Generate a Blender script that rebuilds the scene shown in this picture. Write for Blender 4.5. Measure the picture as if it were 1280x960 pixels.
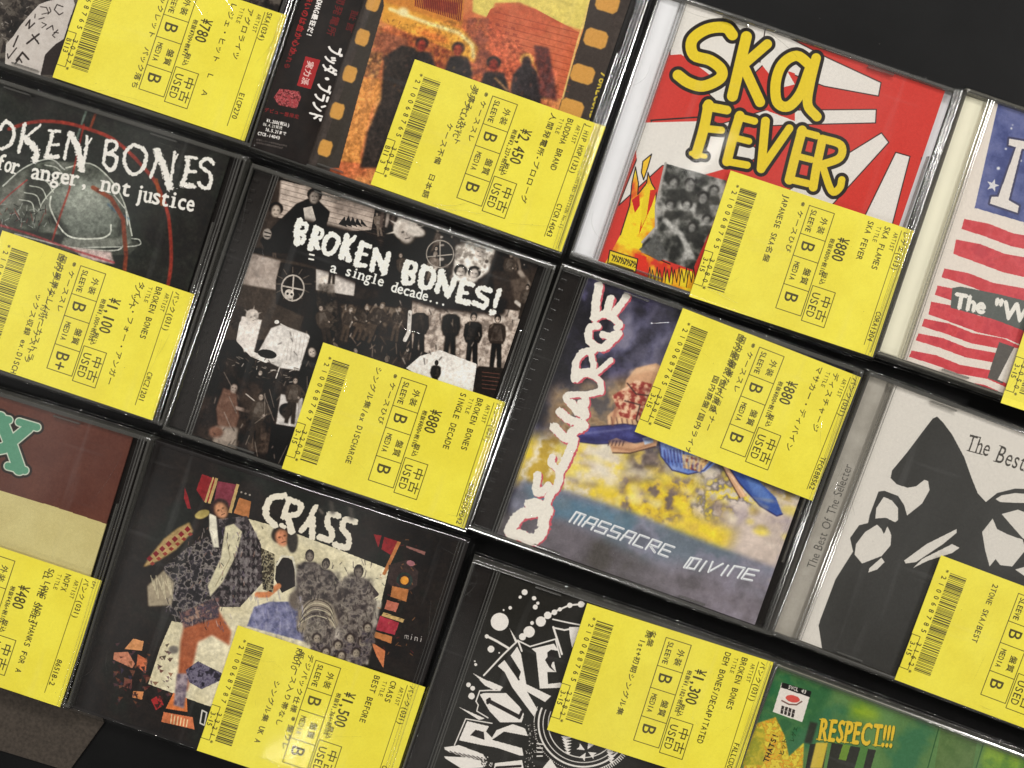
import bpy, math, random
import numpy as np

S = bpy.context.scene
for o in list(bpy.data.objects):
    bpy.data.objects.remove(o)
MM = 0.001
ZC = 363.8            # camera height above the table top, mm
FPX = 1000.0          # focal length in pixels of a 1280 wide frame

# ------------------------------------------------------------------ camera
cam = bpy.data.cameras.new('camera')
cam.sensor_width = 36.0
cam.lens = 36.0 * FPX / 1280.0
cam.clip_start = 0.01
cam.clip_end = 50
co = bpy.data.objects.new('camera', cam)
co.location = (0, 0, ZC * MM)
S.collection.objects.link(co)
S.camera = co

# ------------------------------------------------------------------ light
S.view_settings.view_transform = 'Standard'
S.view_settings.look = 'None'
S.view_settings.gamma = 1.0
S.view_settings.exposure = 0.0
S.render.engine = 'CYCLES'
S.cycles.use_denoising = True
S.cycles.transparent_max_bounces = 24
S.cycles.max_bounces = 8
S.cycles.sample_clamp_indirect = 4.0
S.cycles.filter_width = 1.5
w = bpy.data.worlds.new('World')
S.world = w
w.use_nodes = True
bg = w.node_tree.nodes['Background']
bg.inputs[0].default_value = (1.0, 0.97, 0.93, 1)
bg.inputs[1].default_value = 0.06


def area(name, loc, sx, sy, power, rot=0.0, col=(1.0, 0.975, 0.94), aim=(0, 0, 0)):
    l = bpy.data.lights.new(name, 'AREA')
    l.shape = 'RECTANGLE'
    l.size, l.size_y, l.energy, l.color = sx, sy, power, col
    o = bpy.data.objects.new(name, l)
    o.location = loc
    from mathutils import Vector, Quaternion
    q = (Vector(aim) - Vector(loc)).to_track_quat('-Z', 'Y')
    o.rotation_euler = (q @ Quaternion((0, 0, 1), rot)).to_euler()
    S.collection.objects.link(o)
    return o


# shop ceiling fittings: tubes outside the mirror cone of the picture, two small downlights inside it
area('ceiling_tube_light', (-2.6, 0.5, 2.2), 0.16, 1.3, 46, 0.3)
area('ceiling_tube_light', (2.6, 0.6, 2.2), 0.16, 1.3, 58, 0.3)
area('ceiling_tube_light', (0.5, 2.5, 2.2), 1.3, 0.16, 66, 0.3)
area('ceiling_tube_light', (-0.6, -3.1, 2.2), 1.3, 0.16, 30, 0.3)
area('ceiling_downlight', (-0.64, -1.11, 2.1), 0.05, 0.16, 0.55)
area('ceiling_downlight', (0.60, 0.70, 2.1), 0.04, 0.16, 0.10)

# ------------------------------------------------------------------ node helpers


def srgb(c):
    return tuple(((v / 255) / 12.92 if v / 255 <= 0.04045 else ((v / 255 + 0.055) / 1.055) ** 2.4) for v in c)


def new_mat(name):
    m = bpy.data.materials.new(name)
    m.use_nodes = True
    nt = m.node_tree
    return m, nt, nt.nodes['Principled BSDF']


def noise_mix(nt, col, var, scale, detail=4.0):
    tc = nt.nodes.new('ShaderNodeTexCoord')
    n = nt.nodes.new('ShaderNodeTexNoise')
    n.inputs['Scale'].default_value = scale
    n.inputs['Detail'].default_value = detail
    nt.links.new(tc.outputs['Object'], n.inputs['Vector'])
    r = nt.nodes.new('ShaderNodeValToRGB')
    a = srgb(col)
    r.color_ramp.elements[0].position = 0.3
    r.color_ramp.elements[1].position = 0.7
    r.color_ramp.elements[0].color = (*[max(0, v * (1 - var)) for v in a], 1)
    r.color_ramp.elements[1].color = (*[min(1, v * (1 + var)) for v in a], 1)
    nt.links.new(n.outputs['Fac'], r.inputs['Fac'])
    return r.outputs['Color'], tc


def solid(name, col, rough=0.4, var=0.06, scale=300, bump=0.0, bscale=800, spec=0.5):
    m, nt, p = new_mat(name)
    c, tc = noise_mix(nt, col, var, scale)
    nt.links.new(c, p.inputs['Base Color'])
    p.inputs['Roughness'].default_value = rough
    p.inputs['Specular IOR Level'].default_value = spec
    if bump:
        n = nt.nodes.new('ShaderNodeTexNoise')
        n.inputs['Scale'].default_value = bscale
        nt.links.new(tc.outputs['Object'], n.inputs['Vector'])
        b = nt.nodes.new('ShaderNodeBump')
        b.inputs['Strength'].default_value = bump
        b.inputs['Distance'].default_value = 0.0003
        nt.links.new(n.outputs['Fac'], b.inputs['Height'])
        nt.links.new(b.outputs['Normal'], p.inputs['Normal'])
    return m


def clear(name, rough=0.06, tint=(0.97, 0.97, 0.96), body=0.0, bodycol=(120, 118, 112), ior=1.5, bump=0.0, bscale=60.0, stretch=(1, 1, 1), gain=1.0, haze=0.0):
    """thin clear plastic: see-through, with a Fresnel gloss and a trace of haze"""
    m = bpy.data.materials.new(name)
    m.use_nodes = True
    nt = m.node_tree
    nt.nodes.clear()
    out = nt.nodes.new('ShaderNodeOutputMaterial')
    tr = nt.nodes.new('ShaderNodeBsdfTransparent')
    tr.inputs[0].default_value = (*tint, 1)
    gl = nt.nodes.new('ShaderNodeBsdfGlossy')
    gl.inputs['Roughness'].default_value = rough
    fr = nt.nodes.new('ShaderNodeLayerWeight')
    fr.inputs['Blend'].default_value = 0.5
    mx = nt.nodes.new('ShaderNodeMixShader')
    pw = nt.nodes.new('ShaderNodeMath')
    pw.operation = 'POWER'
    pw.inputs[1].default_value = 5.0
    nt.links.new(fr.outputs['Facing'], pw.inputs[0])
    f0 = ((ior - 1) / (ior + 1)) ** 2
    mu = nt.nodes.new('ShaderNodeMath')
    mu.operation = 'MULTIPLY_ADD'
    mu.use_clamp = True
    mu.inputs[1].default_value = (1 - f0) * 0.6
    mu.inputs[2].default_value = f0 * gain
    nt.links.new(pw.outputs[0], mu.inputs[0])
    fac = mu.outputs[0]
    nt.links.new(fac, mx.inputs[0])
    base = tr.outputs[0]
    if haze > 0:
        # handling marks: soft greasy patches and fine rub lines
        tch = nt.nodes.new('ShaderNodeTexCoord')
        facs = []
        for sc_, st_, lo, hi in ((16, (1, .5, 1), .50, .80), (120, (1, .06, 1), .62, .80), (140, (.08, 1, 1), .64, .80)):
            mp_ = nt.nodes.new('ShaderNodeMapping')
            mp_.inputs['Scale'].default_value = st_
            mp_.inputs['Rotation'].default_value = (0, 0, .3 if sc_ > 100 else 0)
            n_ = nt.nodes.new('ShaderNodeTexNoise')
            n_.inputs['Scale'].default_value = sc_
            n_.inputs['Detail'].default_value = 5
            r_ = nt.nodes.new('ShaderNodeMapRange')
            r_.inputs[1].default_value, r_.inputs[2].default_value = lo, hi
            r_.inputs[3].default_value, r_.inputs[4].default_value = 0, haze
            nt.links.new(tch.outputs['Object'], mp_.inputs[0])
            nt.links.new(mp_.outputs[0], n_.inputs['Vector'])
            nt.links.new(n_.outputs['Fac'], r_.inputs[0])
            facs.append(r_.outputs[0])
        ad = facs[0]
        for f_ in facs[1:]:
            q_ = nt.nodes.new('ShaderNodeMath')
            nt.links.new(ad, q_.inputs[0])
            nt.links.new(f_, q_.inputs[1])
            ad = q_.outputs[0]
        dh = nt.nodes.new('ShaderNodeBsdfDiffuse')
        dh.inputs[0].default_value = (.8, .8, .78, 1)
        mh = nt.nodes.new('ShaderNodeMixShader')
        nt.links.new(ad, mh.inputs[0])
        nt.links.new(base, mh.inputs[1])
        nt.links.new(dh.outputs[0], mh.inputs[2])
        base = mh.outputs[0]
    if body > 0:
        df = nt.nodes.new('ShaderNodeBsdfDiffuse')
        df.inputs[0].default_value = (*srgb(bodycol), 1)
        m2 = nt.nodes.new('ShaderNodeMixShader')
        m2.inputs[0].default_value = body
        nt.links.new(base, m2.inputs[1])
        nt.links.new(df.outputs[0], m2.inputs[2])
        base = m2.outputs[0]
    nt.links.new(base, mx.inputs[1])
    nt.links.new(gl.outputs[0], mx.inputs[2])
    nt.links.new(mx.outputs[0], out.inputs[0])
    if bump:
        tc = nt.nodes.new('ShaderNodeTexCoord')
        mp = nt.nodes.new('ShaderNodeMapping')
        mp.inputs['Scale'].default_value = stretch
        n = nt.nodes.new('ShaderNodeTexNoise')
        n.inputs['Scale'].default_value = bscale
        n.inputs['Detail'].default_value = 3
        b = nt.nodes.new('ShaderNodeBump')
        b.inputs['Strength'].default_value = bump
        b.inputs['Distance'].default_value = 0.001
        nt.links.new(tc.outputs['Object'], mp.inputs[0])
        nt.links.new(mp.outputs[0], n.inputs['Vector'])
        nt.links.new(n.outputs['Fac'], b.inputs['Height'])
        nt.links.new(b.outputs['Normal'], gl.inputs['Normal'])
        nt.links.new(b.outputs['Normal'], fr.inputs['Normal'])
    return m


M_LID = clear('clear_polystyrene', 0.05, tint=(0.99, 0.99, 0.985), body=0.0, bump=0.02, bscale=25, gain=0.6)
M_RIM = clear('clear_polystyrene_edge', 0.12, tint=(0.85, 0.85, 0.84), body=0.30, bodycol=(120, 118, 112), gain=5.0)
M_SLEEVE = clear('polypropylene_film', 0.10, tint=(0.99, 0.99, 0.985), body=0.0, bodycol=(200, 198, 190), ior=1.45, bump=0.5, bscale=22, stretch=(1, 0.45, 1), haze=0.035)
M_SEAM = clear('folded_film', 0.10, tint=(0.9, 0.9, 0.88), body=0.06, bodycol=(190, 188, 180), bump=0.12, bscale=60, gain=6)
M_BLACK = solid('black_tray_plastic', (32, 28, 26), 0.27, 0.08, 200)
M_WHITE = solid('white_tray_plastic', (240, 240, 244), 0.35, 0.02, 100)
M_CREAM = solid('cream_tray_card', (238, 233, 208), 0.45, 0.03, 60, 0.05)
M_GREY = solid('grey_tray_card', (160, 154, 144), 0.35, 0.05, 60, 0.05)
M_BOX = solid('black_cardboard', (27, 23, 22), 0.6, 0.07, 120, 0.15, 900, 0.25)
M_TABLE = solid('black_table_laminate', (10, 10, 10), 0.55, 0.45, 30, 0.2, 2600, 0.14)
M_BOARD = solid('flecked_grey_board', (62, 55, 48), 0.8, 0.28, 700, 0.6, 900, 0.2)
M_PAPER = solid('label_paper_back', (225, 214, 70), 0.6)


def print_mat(name, img, rough=0.5, grain=0.05, spec=0.22):
    m, nt, p = new_mat(name)
    t = nt.nodes.new('ShaderNodeTexImage')
    t.image = img
    t.interpolation = 'Linear'
    t.extension = 'EXTEND'
    tc = nt.nodes.new('ShaderNodeTexCoord')
    n = nt.nodes.new('ShaderNodeTexNoise')
    n.inputs['Scale'].default_value = 900
    n.inputs['Detail'].default_value = 3
    nt.links.new(tc.outputs['Object'], n.inputs['Vector'])
    mr = nt.nodes.new('ShaderNodeMapRange')
    mr.inputs[1].default_value = 0.25
    mr.inputs[2].default_value = 0.75
    mr.inputs[3].default_value = 1 - grain
    mr.inputs[4].default_value = 1 + grain
    nt.links.new(n.outputs['Fac'], mr.inputs[0])
    vm = nt.nodes.new('ShaderNodeVectorMath')
    vm.operation = 'SCALE'
    nt.links.new(t.outputs['Color'], vm.inputs[0])
    nt.links.new(mr.outputs[0], vm.inputs['Scale'])
    nt.links.new(vm.outputs[0], p.inputs['Base Color'])
    p.inputs['Roughness'].default_value = rough
    p.inputs['Specular IOR Level'].default_value = spec
    return m


# ------------------------------------------------------------------ mesh helpers (local mm: x right, y down, z up)
def link(name, verts, faces, mat, parent=None, uvs=None, smooth=False):
    me = bpy.data.meshes.new(name)
    me.from_pydata([(x * MM, -y * MM, z * MM) for x, y, z in verts], [], faces)
    if uvs is not None:
        ul = me.uv_layers.new(name='UVMap')
        fl = np.empty(len(me.loops), dtype=np.int32)
        me.loops.foreach_get('vertex_index', fl)
        ul.data.foreach_set('uv', np.asarray(uvs, dtype=np.float32)[fl].ravel())
    if smooth:
        me.polygons.foreach_set('use_smooth', [True] * len(me.polygons))
    me.materials.append(mat)
    import bmesh
    bm = bmesh.new()
    bm.from_mesh(me)
    bmesh.ops.recalc_face_normals(bm, faces=bm.faces)
    bm.to_mesh(me)
    bm.free()
    o = bpy.data.objects.new(name, me)
    S.collection.objects.link(o)
    if parent:
        o.parent = parent
    return o


class MB:
    def __init__(s):
        s.v, s.f = [], []

    def box(s, x0, y0, z0, x1, y1, z1, c=0.0):
        """box with chamfered top edges"""
        b = len(s.v)
        if c <= 0:
            for z in (z0, z1):
                s.v += [(x0, y0, z), (x1, y0, z), (x1, y1, z), (x0, y1, z)]
            s.f += [tuple(b + i for i in q) for q in ((0, 1, 2, 3), (4, 5, 6, 7), (0, 1, 5, 4), (1, 2, 6, 5), (2, 3, 7, 6), (3, 0, 4, 7))]
            return s
        rings = [(0, z0), (0, z1 - c), (c * 0.3, z1 - c * 0.3), (c, z1)]
        for ins, z in rings:
            s.v += [(x0 + ins, y0 + ins, z), (x1 - ins, y0 + ins, z), (x1 - ins, y1 - ins, z), (x0 + ins, y1 - ins, z)]
        s.f.append((b, b + 1, b + 2, b + 3))
        for r in range(3):
            for i in range(4):
                j = (i + 1) % 4
                s.f.append((b + 4 * r + i, b + 4 * r + j, b + 4 * r + 4 + j, b + 4 * r + 4 + i))
        s.f.append(tuple(b + 12 + i for i in range(4)))
        return s

    def rod(s, p0, p1, r, n=8, half=True):
        """rounded bead lying on a surface from p0 to p1 (axis aligned or not), half round on top"""
        dx, dy = p1[0] - p0[0], p1[1] - p0[1]
        L = math.hypot(dx, dy)
        nx, ny = -dy / L, dx / L
        b = len(s.v)
        for (px, py, pz) in (p0, p1):
            for i in range(n + 1):
                t = math.pi * i / n
                s.v.append((px + nx * r * math.cos(t), py + ny * r * math.cos(t), pz + r * math.sin(t)))
        for i in range(n):
            s.f.append((b + i, b + i + 1, b + n + 2 + i, b + n + 1 + i))
        s.f.append(tuple(b + i for i in range(n + 1)))
        s.f.append(tuple(b + n + 1 + i for i in range(n + 1)))
        return s

    def ring(s, cx, cy, z, R, r, n=20):
        b = len(s.v)
        m = 6
        for i in range(n):
            a = 2 * math.pi * i / n
            for j in range(m):
                t = 2 * math.pi * j / m
                q = R + r * math.cos(t)
                s.v.append((cx + q * math.cos(a), cy + q * math.sin(a), z + r * math.sin(t)))
        for i in range(n):
            for j in range(m):
                i2, j2 = (i + 1) % n, (j + 1) % m
                s.f.append((b + i * m + j, b + i2 * m + j, b + i2 * m + j2, b + i * m + j2))
        return s

    def build(s, name, mat, parent=None, smooth=False):
        return link(name, s.v, s.f, mat, parent, smooth=smooth)


def sheet(name, x0, y0, x1, y1, z, th, mat, parent, nx=1, ny=1, zf=None, uv=True):
    """thin printed sheet with thickness; u to the right, v up"""
    v, uvs = [], []
    for j in range(ny + 1):
        for i in range(nx + 1):
            x = x0 + (x1 - x0) * i / nx
            y = y0 + (y1 - y0) * j / ny
            v.append((x, y, z + (zf(i / nx, j / ny) if zf else 0)))
            uvs.append((i / nx, 1 - j / ny))
    W = nx + 1
    f = [(j * W + i, j * W + i + 1, (j + 1) * W + i + 1, (j + 1) * W + i) for j in range(ny) for i in range(nx)]
    n = len(v)
    edge = [i for i in range(W)] + [j * W + nx for j in range(1, ny + 1)] + [ny * W + i for i in range(nx - 1, -1, -1)] + [j * W for j in range(ny - 1, 0, -1)]
    for e in edge:
        v.append((v[e][0], v[e][1], v[e][2] - th))
        uvs.append(uvs[e])
    for k in range(len(edge)):
        k2 = (k + 1) % len(edge)
        f.append((edge[k], edge[k2], n + k2, n + k))
    return link(name, v, f, mat, parent, uvs if uv else None, smooth=False)


# ------------------------------------------------------------------ pose of each case: top-left corner (where it shows), angle, size
def world_mm(px, py, z):
    return (px - 640) * (ZC - z) / FPX, (py - 480) * (ZC - z) / FPX


class Case:
    def __init__(s, tl, ang, W=142.0, H=124.3, base=0.0, top=10.4):
        s.a = math.radians(ang)
        s.W, s.H, s.base, s.top = W, H, base, top
        s.X, s.Y = world_mm(tl[0], tl[1], base + top)

    def loc(s, px, py, z):
        """a point seen at (px,py) lying at height z -> the case's own millimetres"""
        X, Y = world_mm(px, py, z + s.base)
        X, Y = X - s.X, Y - s.Y
        c, n = math.cos(s.a), math.sin(s.a)
        return X * c + Y * n, -X * n + Y * c

    def root(s, name, label, cat='CD'):
        o = bpy.data.objects.new(name, None)
        o.empty_display_size = 0.01
        o.location = (s.X * MM, -s.Y * MM, s.base * MM)
        o.rotation_euler = (0, 0, -s.a)
        o['label'] = label
        o['category'] = cat
        o['group'] = 'used CDs laid out in rows with yellow price labels'
        S.collection.objects.link(o)
        s.o = o
        return o


# ------------------------------------------------------------------ print shop: paints flat print into arrays
_rng = np.random.default_rng(7)


def blur(a, r):
    r = int(round(r))
    if r < 1:
        return a
    for ax in (0, 1):
        for _ in range(2):
            p = np.pad(a, [(r + 1, r) if k == ax else (0, 0) for k in range(a.ndim)], mode='edge')
            c = np.cumsum(p, axis=ax, dtype=np.float64)
            n = a.shape[ax]
            hi = np.take(c, range(2 * r + 1, 2 * r + 1 + n), axis=ax)
            lo = np.take(c, range(0, n), axis=ax)
            a = ((hi - lo) / (2 * r + 1)).astype(np.float32)
    return a


def lattice(h, w_, cell, rng=None):
    rng = rng or _rng
    gh, gw = int(h / cell) + 3, int(w_ / cell) + 3
    g = rng.random((gh, gw)).astype(np.float32)
    y = np.arange(h) / cell
    x = np.arange(w_) / cell
    yi, xi = y.astype(int), x.astype(int)
    ty, tx = y - yi, x - xi
    ty = (ty * ty * (3 - 2 * ty))[:, None]
    tx = (tx * tx * (3 - 2 * tx))[None, :]
    a = g[yi][:, xi]
    b = g[yi][:, xi + 1]
    c = g[yi + 1][:, xi]
    d = g[yi + 1][:, xi + 1]
    return (a * (1 - tx) + b * tx) * (1 - ty) + (c * (1 - tx) + d * tx) * ty


def fbm(h, w_, cell, oct=4):
    r = np.zeros((h, w_), np.float32)
    s, a = 0, 1.0
    for k in range(oct):
        if cell < 1.2:
            break
        r += a * lattice(h, w_, cell)
        s += a
        a *= 0.55
        cell /= 2.1
    return r / s


_glyph = {}
# where a letter carries serifs: (x in its box, y 0 foot / 1 head, reach left, reach right)
SERIF = {
    'n': [(.12, 0, 1, 1), (.9, 0, 1, 1), (.08, 1, 1, 0)], 'r': [(.2, 0, 1, 1.3), (.15, 1, 1, 0)], 'u': [(.1, 1, 1, .3), (.88, 1, 1, .3), (.92, 0, 0, 1)],
    't': [(.75, 0, 0, .8)], 'j': [(.9, .70, 1, 0)], 'i': [(.5, 0, 1.4, 1.4), (.4, .72, 1, 0)], 'f': [(.35, 0, 1.2, 1.2)], 'l': [(.5, 0, 1.5, 1.5), (.4, 1, 1.2, 0)],
    'd': [(.9, 1, 1.2, 0), (.92, 0, 0, 1)], 'a': [(.92, 0, 0, 1)], 'g': [(.92, 1, 0, 1)], 'h': [(.12, 0, 1, 1), (.9, 0, 1, 1), (.08, 1, 1, 0)],
    'T': [(.5, 0, 1.3, 1.3)], 'B': [(.08, 0, .9, 0), (.08, 1, .9, 0)], 'R': [(.12, 0, 1, 1), (.95, 0, .6, .8), (.08, 1, .9, 0)], 'E': [(.08, 0, .9, 0), (.08, 1, .9, 0)],
    'P': [(.12, 0, 1, 1.2), (.08, 1, .9, 0)], 'H': [(.1, 0, 1, 1), (.9, 0, 1, 1), (.1, 1, 1, 1), (.9, 1, 1, 1)],
}


def glyph(ch):
    if ch not in _glyph:
        cu = bpy.data.curves.new('g', 'FONT')
        cu.body = ch
        cu.resolution_u = 3
        ob = bpy.data.objects.new('g', cu)
        S.collection.objects.link(ob)
        dg = bpy.context.evaluated_depsgraph_get()
        me = ob.evaluated_get(dg).to_mesh()
        me.calc_loop_triangles()
        v = np.array([(p.co.x, p.co.y) for p in me.vertices], np.float32).reshape(-1, 2)
        t = np.array([tuple(q.vertices) for q in me.loop_triangles], int).reshape(-1, 3)
        _glyph[ch] = (v, t)
        bpy.data.objects.remove(ob)
        bpy.data.curves.remove(cu)
    return _glyph[ch]


class Art:
    """a print: case-local rectangle (mm) at height z, res pixels per mm"""

    def __init__(s, case, x0, y0, x1, y1, z, res=6.0, base=(40, 38, 34)):
        s.case, s.x0, s.y0, s.x1, s.y1, s.z, s.res = case, x0, y0, x1, y1, z, res
        s.w, s.h = int((x1 - x0) * res), int((y1 - y0) * res)
        s.A = np.empty((s.h, s.w, 3), np.float32)
        s.A[:] = base
        s.vx = s.vy = 0
        s.vs = 1.0
        s.k = (ZC - z - (case.base if case else 0)) / FPX * res   # canvas pixels per photo pixel
        s.rg = None

    def v(s, x, y, sc):
        s.vx, s.vy, s.vs = x, y, sc
        return s

    def pt(s, p):
        if s.case is None or s.vs is None:
            return np.array([(q[0] * s.res, q[1] * s.res) for q in p], float)
        r = []
        for q in p:
            lx, ly = s.case.loc(s.vx + q[0] / s.vs, s.vy + q[1] / s.vs, s.z)
            r.append(((lx - s.x0) * s.res, (ly - s.y0) * s.res))
        return np.array(r, float)

    def sc(s, d):
        return d * s.res if (s.case is None or s.vs is None) else d / s.vs * s.k

    def _box(s, q, pad):
        x0 = max(0, int(q[:, 0].min() - pad))
        x1 = min(s.w, int(q[:, 0].max() + pad) + 2)
        y0 = max(0, int(q[:, 1].min() - pad))
        y1 = min(s.h, int(q[:, 1].max() + pad) + 2)
        return (x0, y0, x1, y1) if x1 > x0 and y1 > y0 else None

    def _put(s, bx, m, col, a):
        x0, y0, x1, y1 = bx
        m = (m * a)[..., None]
        if s.rg is not None:
            m = m * s.rg[y0:y1, x0:x1, None]
        s.A[y0:y1, x0:x1] = s.A[y0:y1, x0:x1] * (1 - m) + (col if isinstance(col, np.ndarray) and col.ndim == 3 else np.array(col, np.float32)) * m

    def mask(s, q, bx):
        x0, y0, x1, y1 = bx
        X = np.arange(x0, x1)[None, :] + 0.5
        Y = np.arange(y0, y1)[:, None] + 0.5
        m = np.zeros((y1 - y0, x1 - x0), bool)
        n = len(q)
        for i in range(n):
            ax, ay = q[i]
            bx_, by = q[(i + 1) % n]
            if ay == by:
                continue
            c = ((ay > Y) != (by > Y)) & (X < (bx_ - ax) * (Y - ay) / (by - ay) + ax)
            m ^= c
        return m.astype(np.float32)

    def P(s, pts, col, a=1.0, soft=0.0, rough=0.0):
        q = s.pt(pts)
        sf = s.sc(soft)
        bx = s._box(q, 2 * sf + 1)
        if bx is None:
            return s
        m = s.mask(q, bx)
        if sf >= 0.7:
            m = blur(m, sf)
        if rough:
            n = fbm(*m.shape, max(3, s.sc(rough)), 3)
            m = (blur(m, max(1, s.sc(rough) * .6)) + (n - .5) * 0.9 > .5).astype(np.float32)
        s._put(bx, m, col, a)
        return s

    def clip(s, pts):
        if pts is None:
            s.rg = None
        else:
            s.rg = s.mask(s.pt(pts), (0, 0, s.w, s.h))
        return s

    def L(s, pts, wd, col, a=1.0, soft=0.0, rough=0.0, rcell=3.0, sm=False):
        q = s.pt(pts)
        if sm and len(q) > 2:
            r = []
            e = np.vstack([2 * q[0] - q[1], q, 2 * q[-1] - q[-2]])
            for i in range(1, len(e) - 2):
                for t in (0, .2, .4, .6, .8):
                    r.append(.5 * (2 * e[i] + (e[i + 1] - e[i - 1]) * t + (2 * e[i - 1] - 5 * e[i] + 4 * e[i + 1] - e[i + 2]) * t * t + (3 * e[i] - e[i - 1] - 3 * e[i + 1] + e[i + 2]) * t ** 3))
            r.append(q[-1])
            q = np.array(r)
        hw = s.sc(wd) / 2
        sf = s.sc(soft)
        bx = s._box(q, hw * (1 + rough) + 2 * sf + 2)
        if bx is None:
            return s
        x0, y0, x1, y1 = bx
        X = np.arange(x0, x1)[None, :] + 0.5
        Y = np.arange(y0, y1)[:, None] + 0.5
        D = np.full((y1 - y0, x1 - x0), 1e9)
        for i in range(len(q) - 1):
            ax, ay = q[i]
            dx, dy = q[i + 1] - q[i]
            l2 = dx * dx + dy * dy + 1e-9
            t = np.clip(((X - ax) * dx + (Y - ay) * dy) / l2, 0, 1)
            D = np.minimum(D, np.hypot(X - ax - t * dx, Y - ay - t * dy))
        if rough:
            D = D + (fbm(*D.shape, max(2, s.sc(rcell)), 3) - .5) * 2 * hw * rough
        m = np.clip(hw + 0.5 - D, 0, 1).astype(np.float32)
        if sf >= 0.7:
            m = blur(m, sf)
        s._put(bx, m, col, a)
        return s

    def E(s, x, y, rx, ry, col, ang=0.0, a=1.0, soft=0.0):
        c, n = math.cos(math.radians(ang)), math.sin(math.radians(ang))
        return s.P([(x + rx * math.cos(t) * c - ry * math.sin(t) * n, y + rx * math.cos(t) * n + ry * math.sin(t) * c)
                    for t in [2 * math.pi * i / 22 for i in range(22)]], col, a, soft)

    def N(s, pts, pal, cell, a=1.0, soft=0.0, contrast=1.0, oct=4):
        """mottled tone: a noise field looked up in a palette"""
        q = s.pt(pts)
        sf = s.sc(soft)
        bx = s._box(q, 2 * sf + 1)
        if bx is None:
            return s
        m = s.mask(q, bx)
        if sf >= 0.7:
            m = blur(m, sf)
        n = fbm(*m.shape, max(2, s.sc(cell)), oct)
        n = np.clip((n - .5) * 2.6 * contrast + .5, 0, 0.9999) * (len(pal) - 1)
        i = n.astype(int)
        t = (n - i)[..., None]
        pa = np.array(pal, np.float32)
        s._put(bx, m, (pa[i] * (1 - t) + pa[np.minimum(i + 1, len(pal) - 1)] * t).astype(np.float32), a)
        return s

    def M(s, pts, cell, amt, r=0.0):
        """photographic mottling and softness inside an outline"""
        q = s.pt(pts)
        bx = s._box(q, 1)
        if bx is None:
            return s
        m = s.mask(q, bx)
        x0, y0, x1, y1 = bx
        reg = s.A[y0:y1, x0:x1]
        soft = blur(reg, s.sc(r)) if s.sc(r) >= 1 else reg
        n = (fbm(*m.shape, max(2, s.sc(cell)), 5) - .5) * 2 + (fbm(*m.shape, max(2, s.sc(cell) * 3), 2) - .5)
        s._put(bx, m, soft * (1 + amt * n[..., None]), 1.0)
        return s

    def K(s, c=1.12, black=12.0, mid=120.0):
        """ink contrast of the print, with a solid black"""
        x = (s.A - mid) * c + mid
        lo = np.clip(x / 90.0, 0, 1)
        s.A = np.clip(x - black * (1 - lo), 4, 244)
        return s

    def G(s, amt):
        s.A += (_rng.random(s.A.shape[:2])[..., None] - .5).astype(np.float32) * amt
        s.A += (fbm(s.h, s.w, 5, 2)[..., None] - .5) * amt
        return s

    def tri(s, v, t, col, a=1.0):
        for i, j, k in t:
            q = v[[i, j, k]]
            bx = s._box(q, 1)
            if bx is None:
                continue
            x0, y0, x1, y1 = bx
            X = np.arange(x0, x1)[None, :] + 0.5
            Y = np.arange(y0, y1)[:, None] + 0.5
            (ax, ay), (bx_, by), (cx, cy) = q
            e1 = (bx_ - ax) * (Y - ay) - (by - ay) * (X - ax)
            e2 = (cx - bx_) * (Y - by) - (cy - by) * (X - bx_)
            e3 = (ax - cx) * (Y - cy) - (ay - cy) * (X - cx)
            m = ((e1 >= 0) & (e2 >= 0) & (e3 >= 0)) | ((e1 <= 0) & (e2 <= 0) & (e3 <= 0))
            s._put(bx, m.astype(np.float32), col, a)

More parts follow.
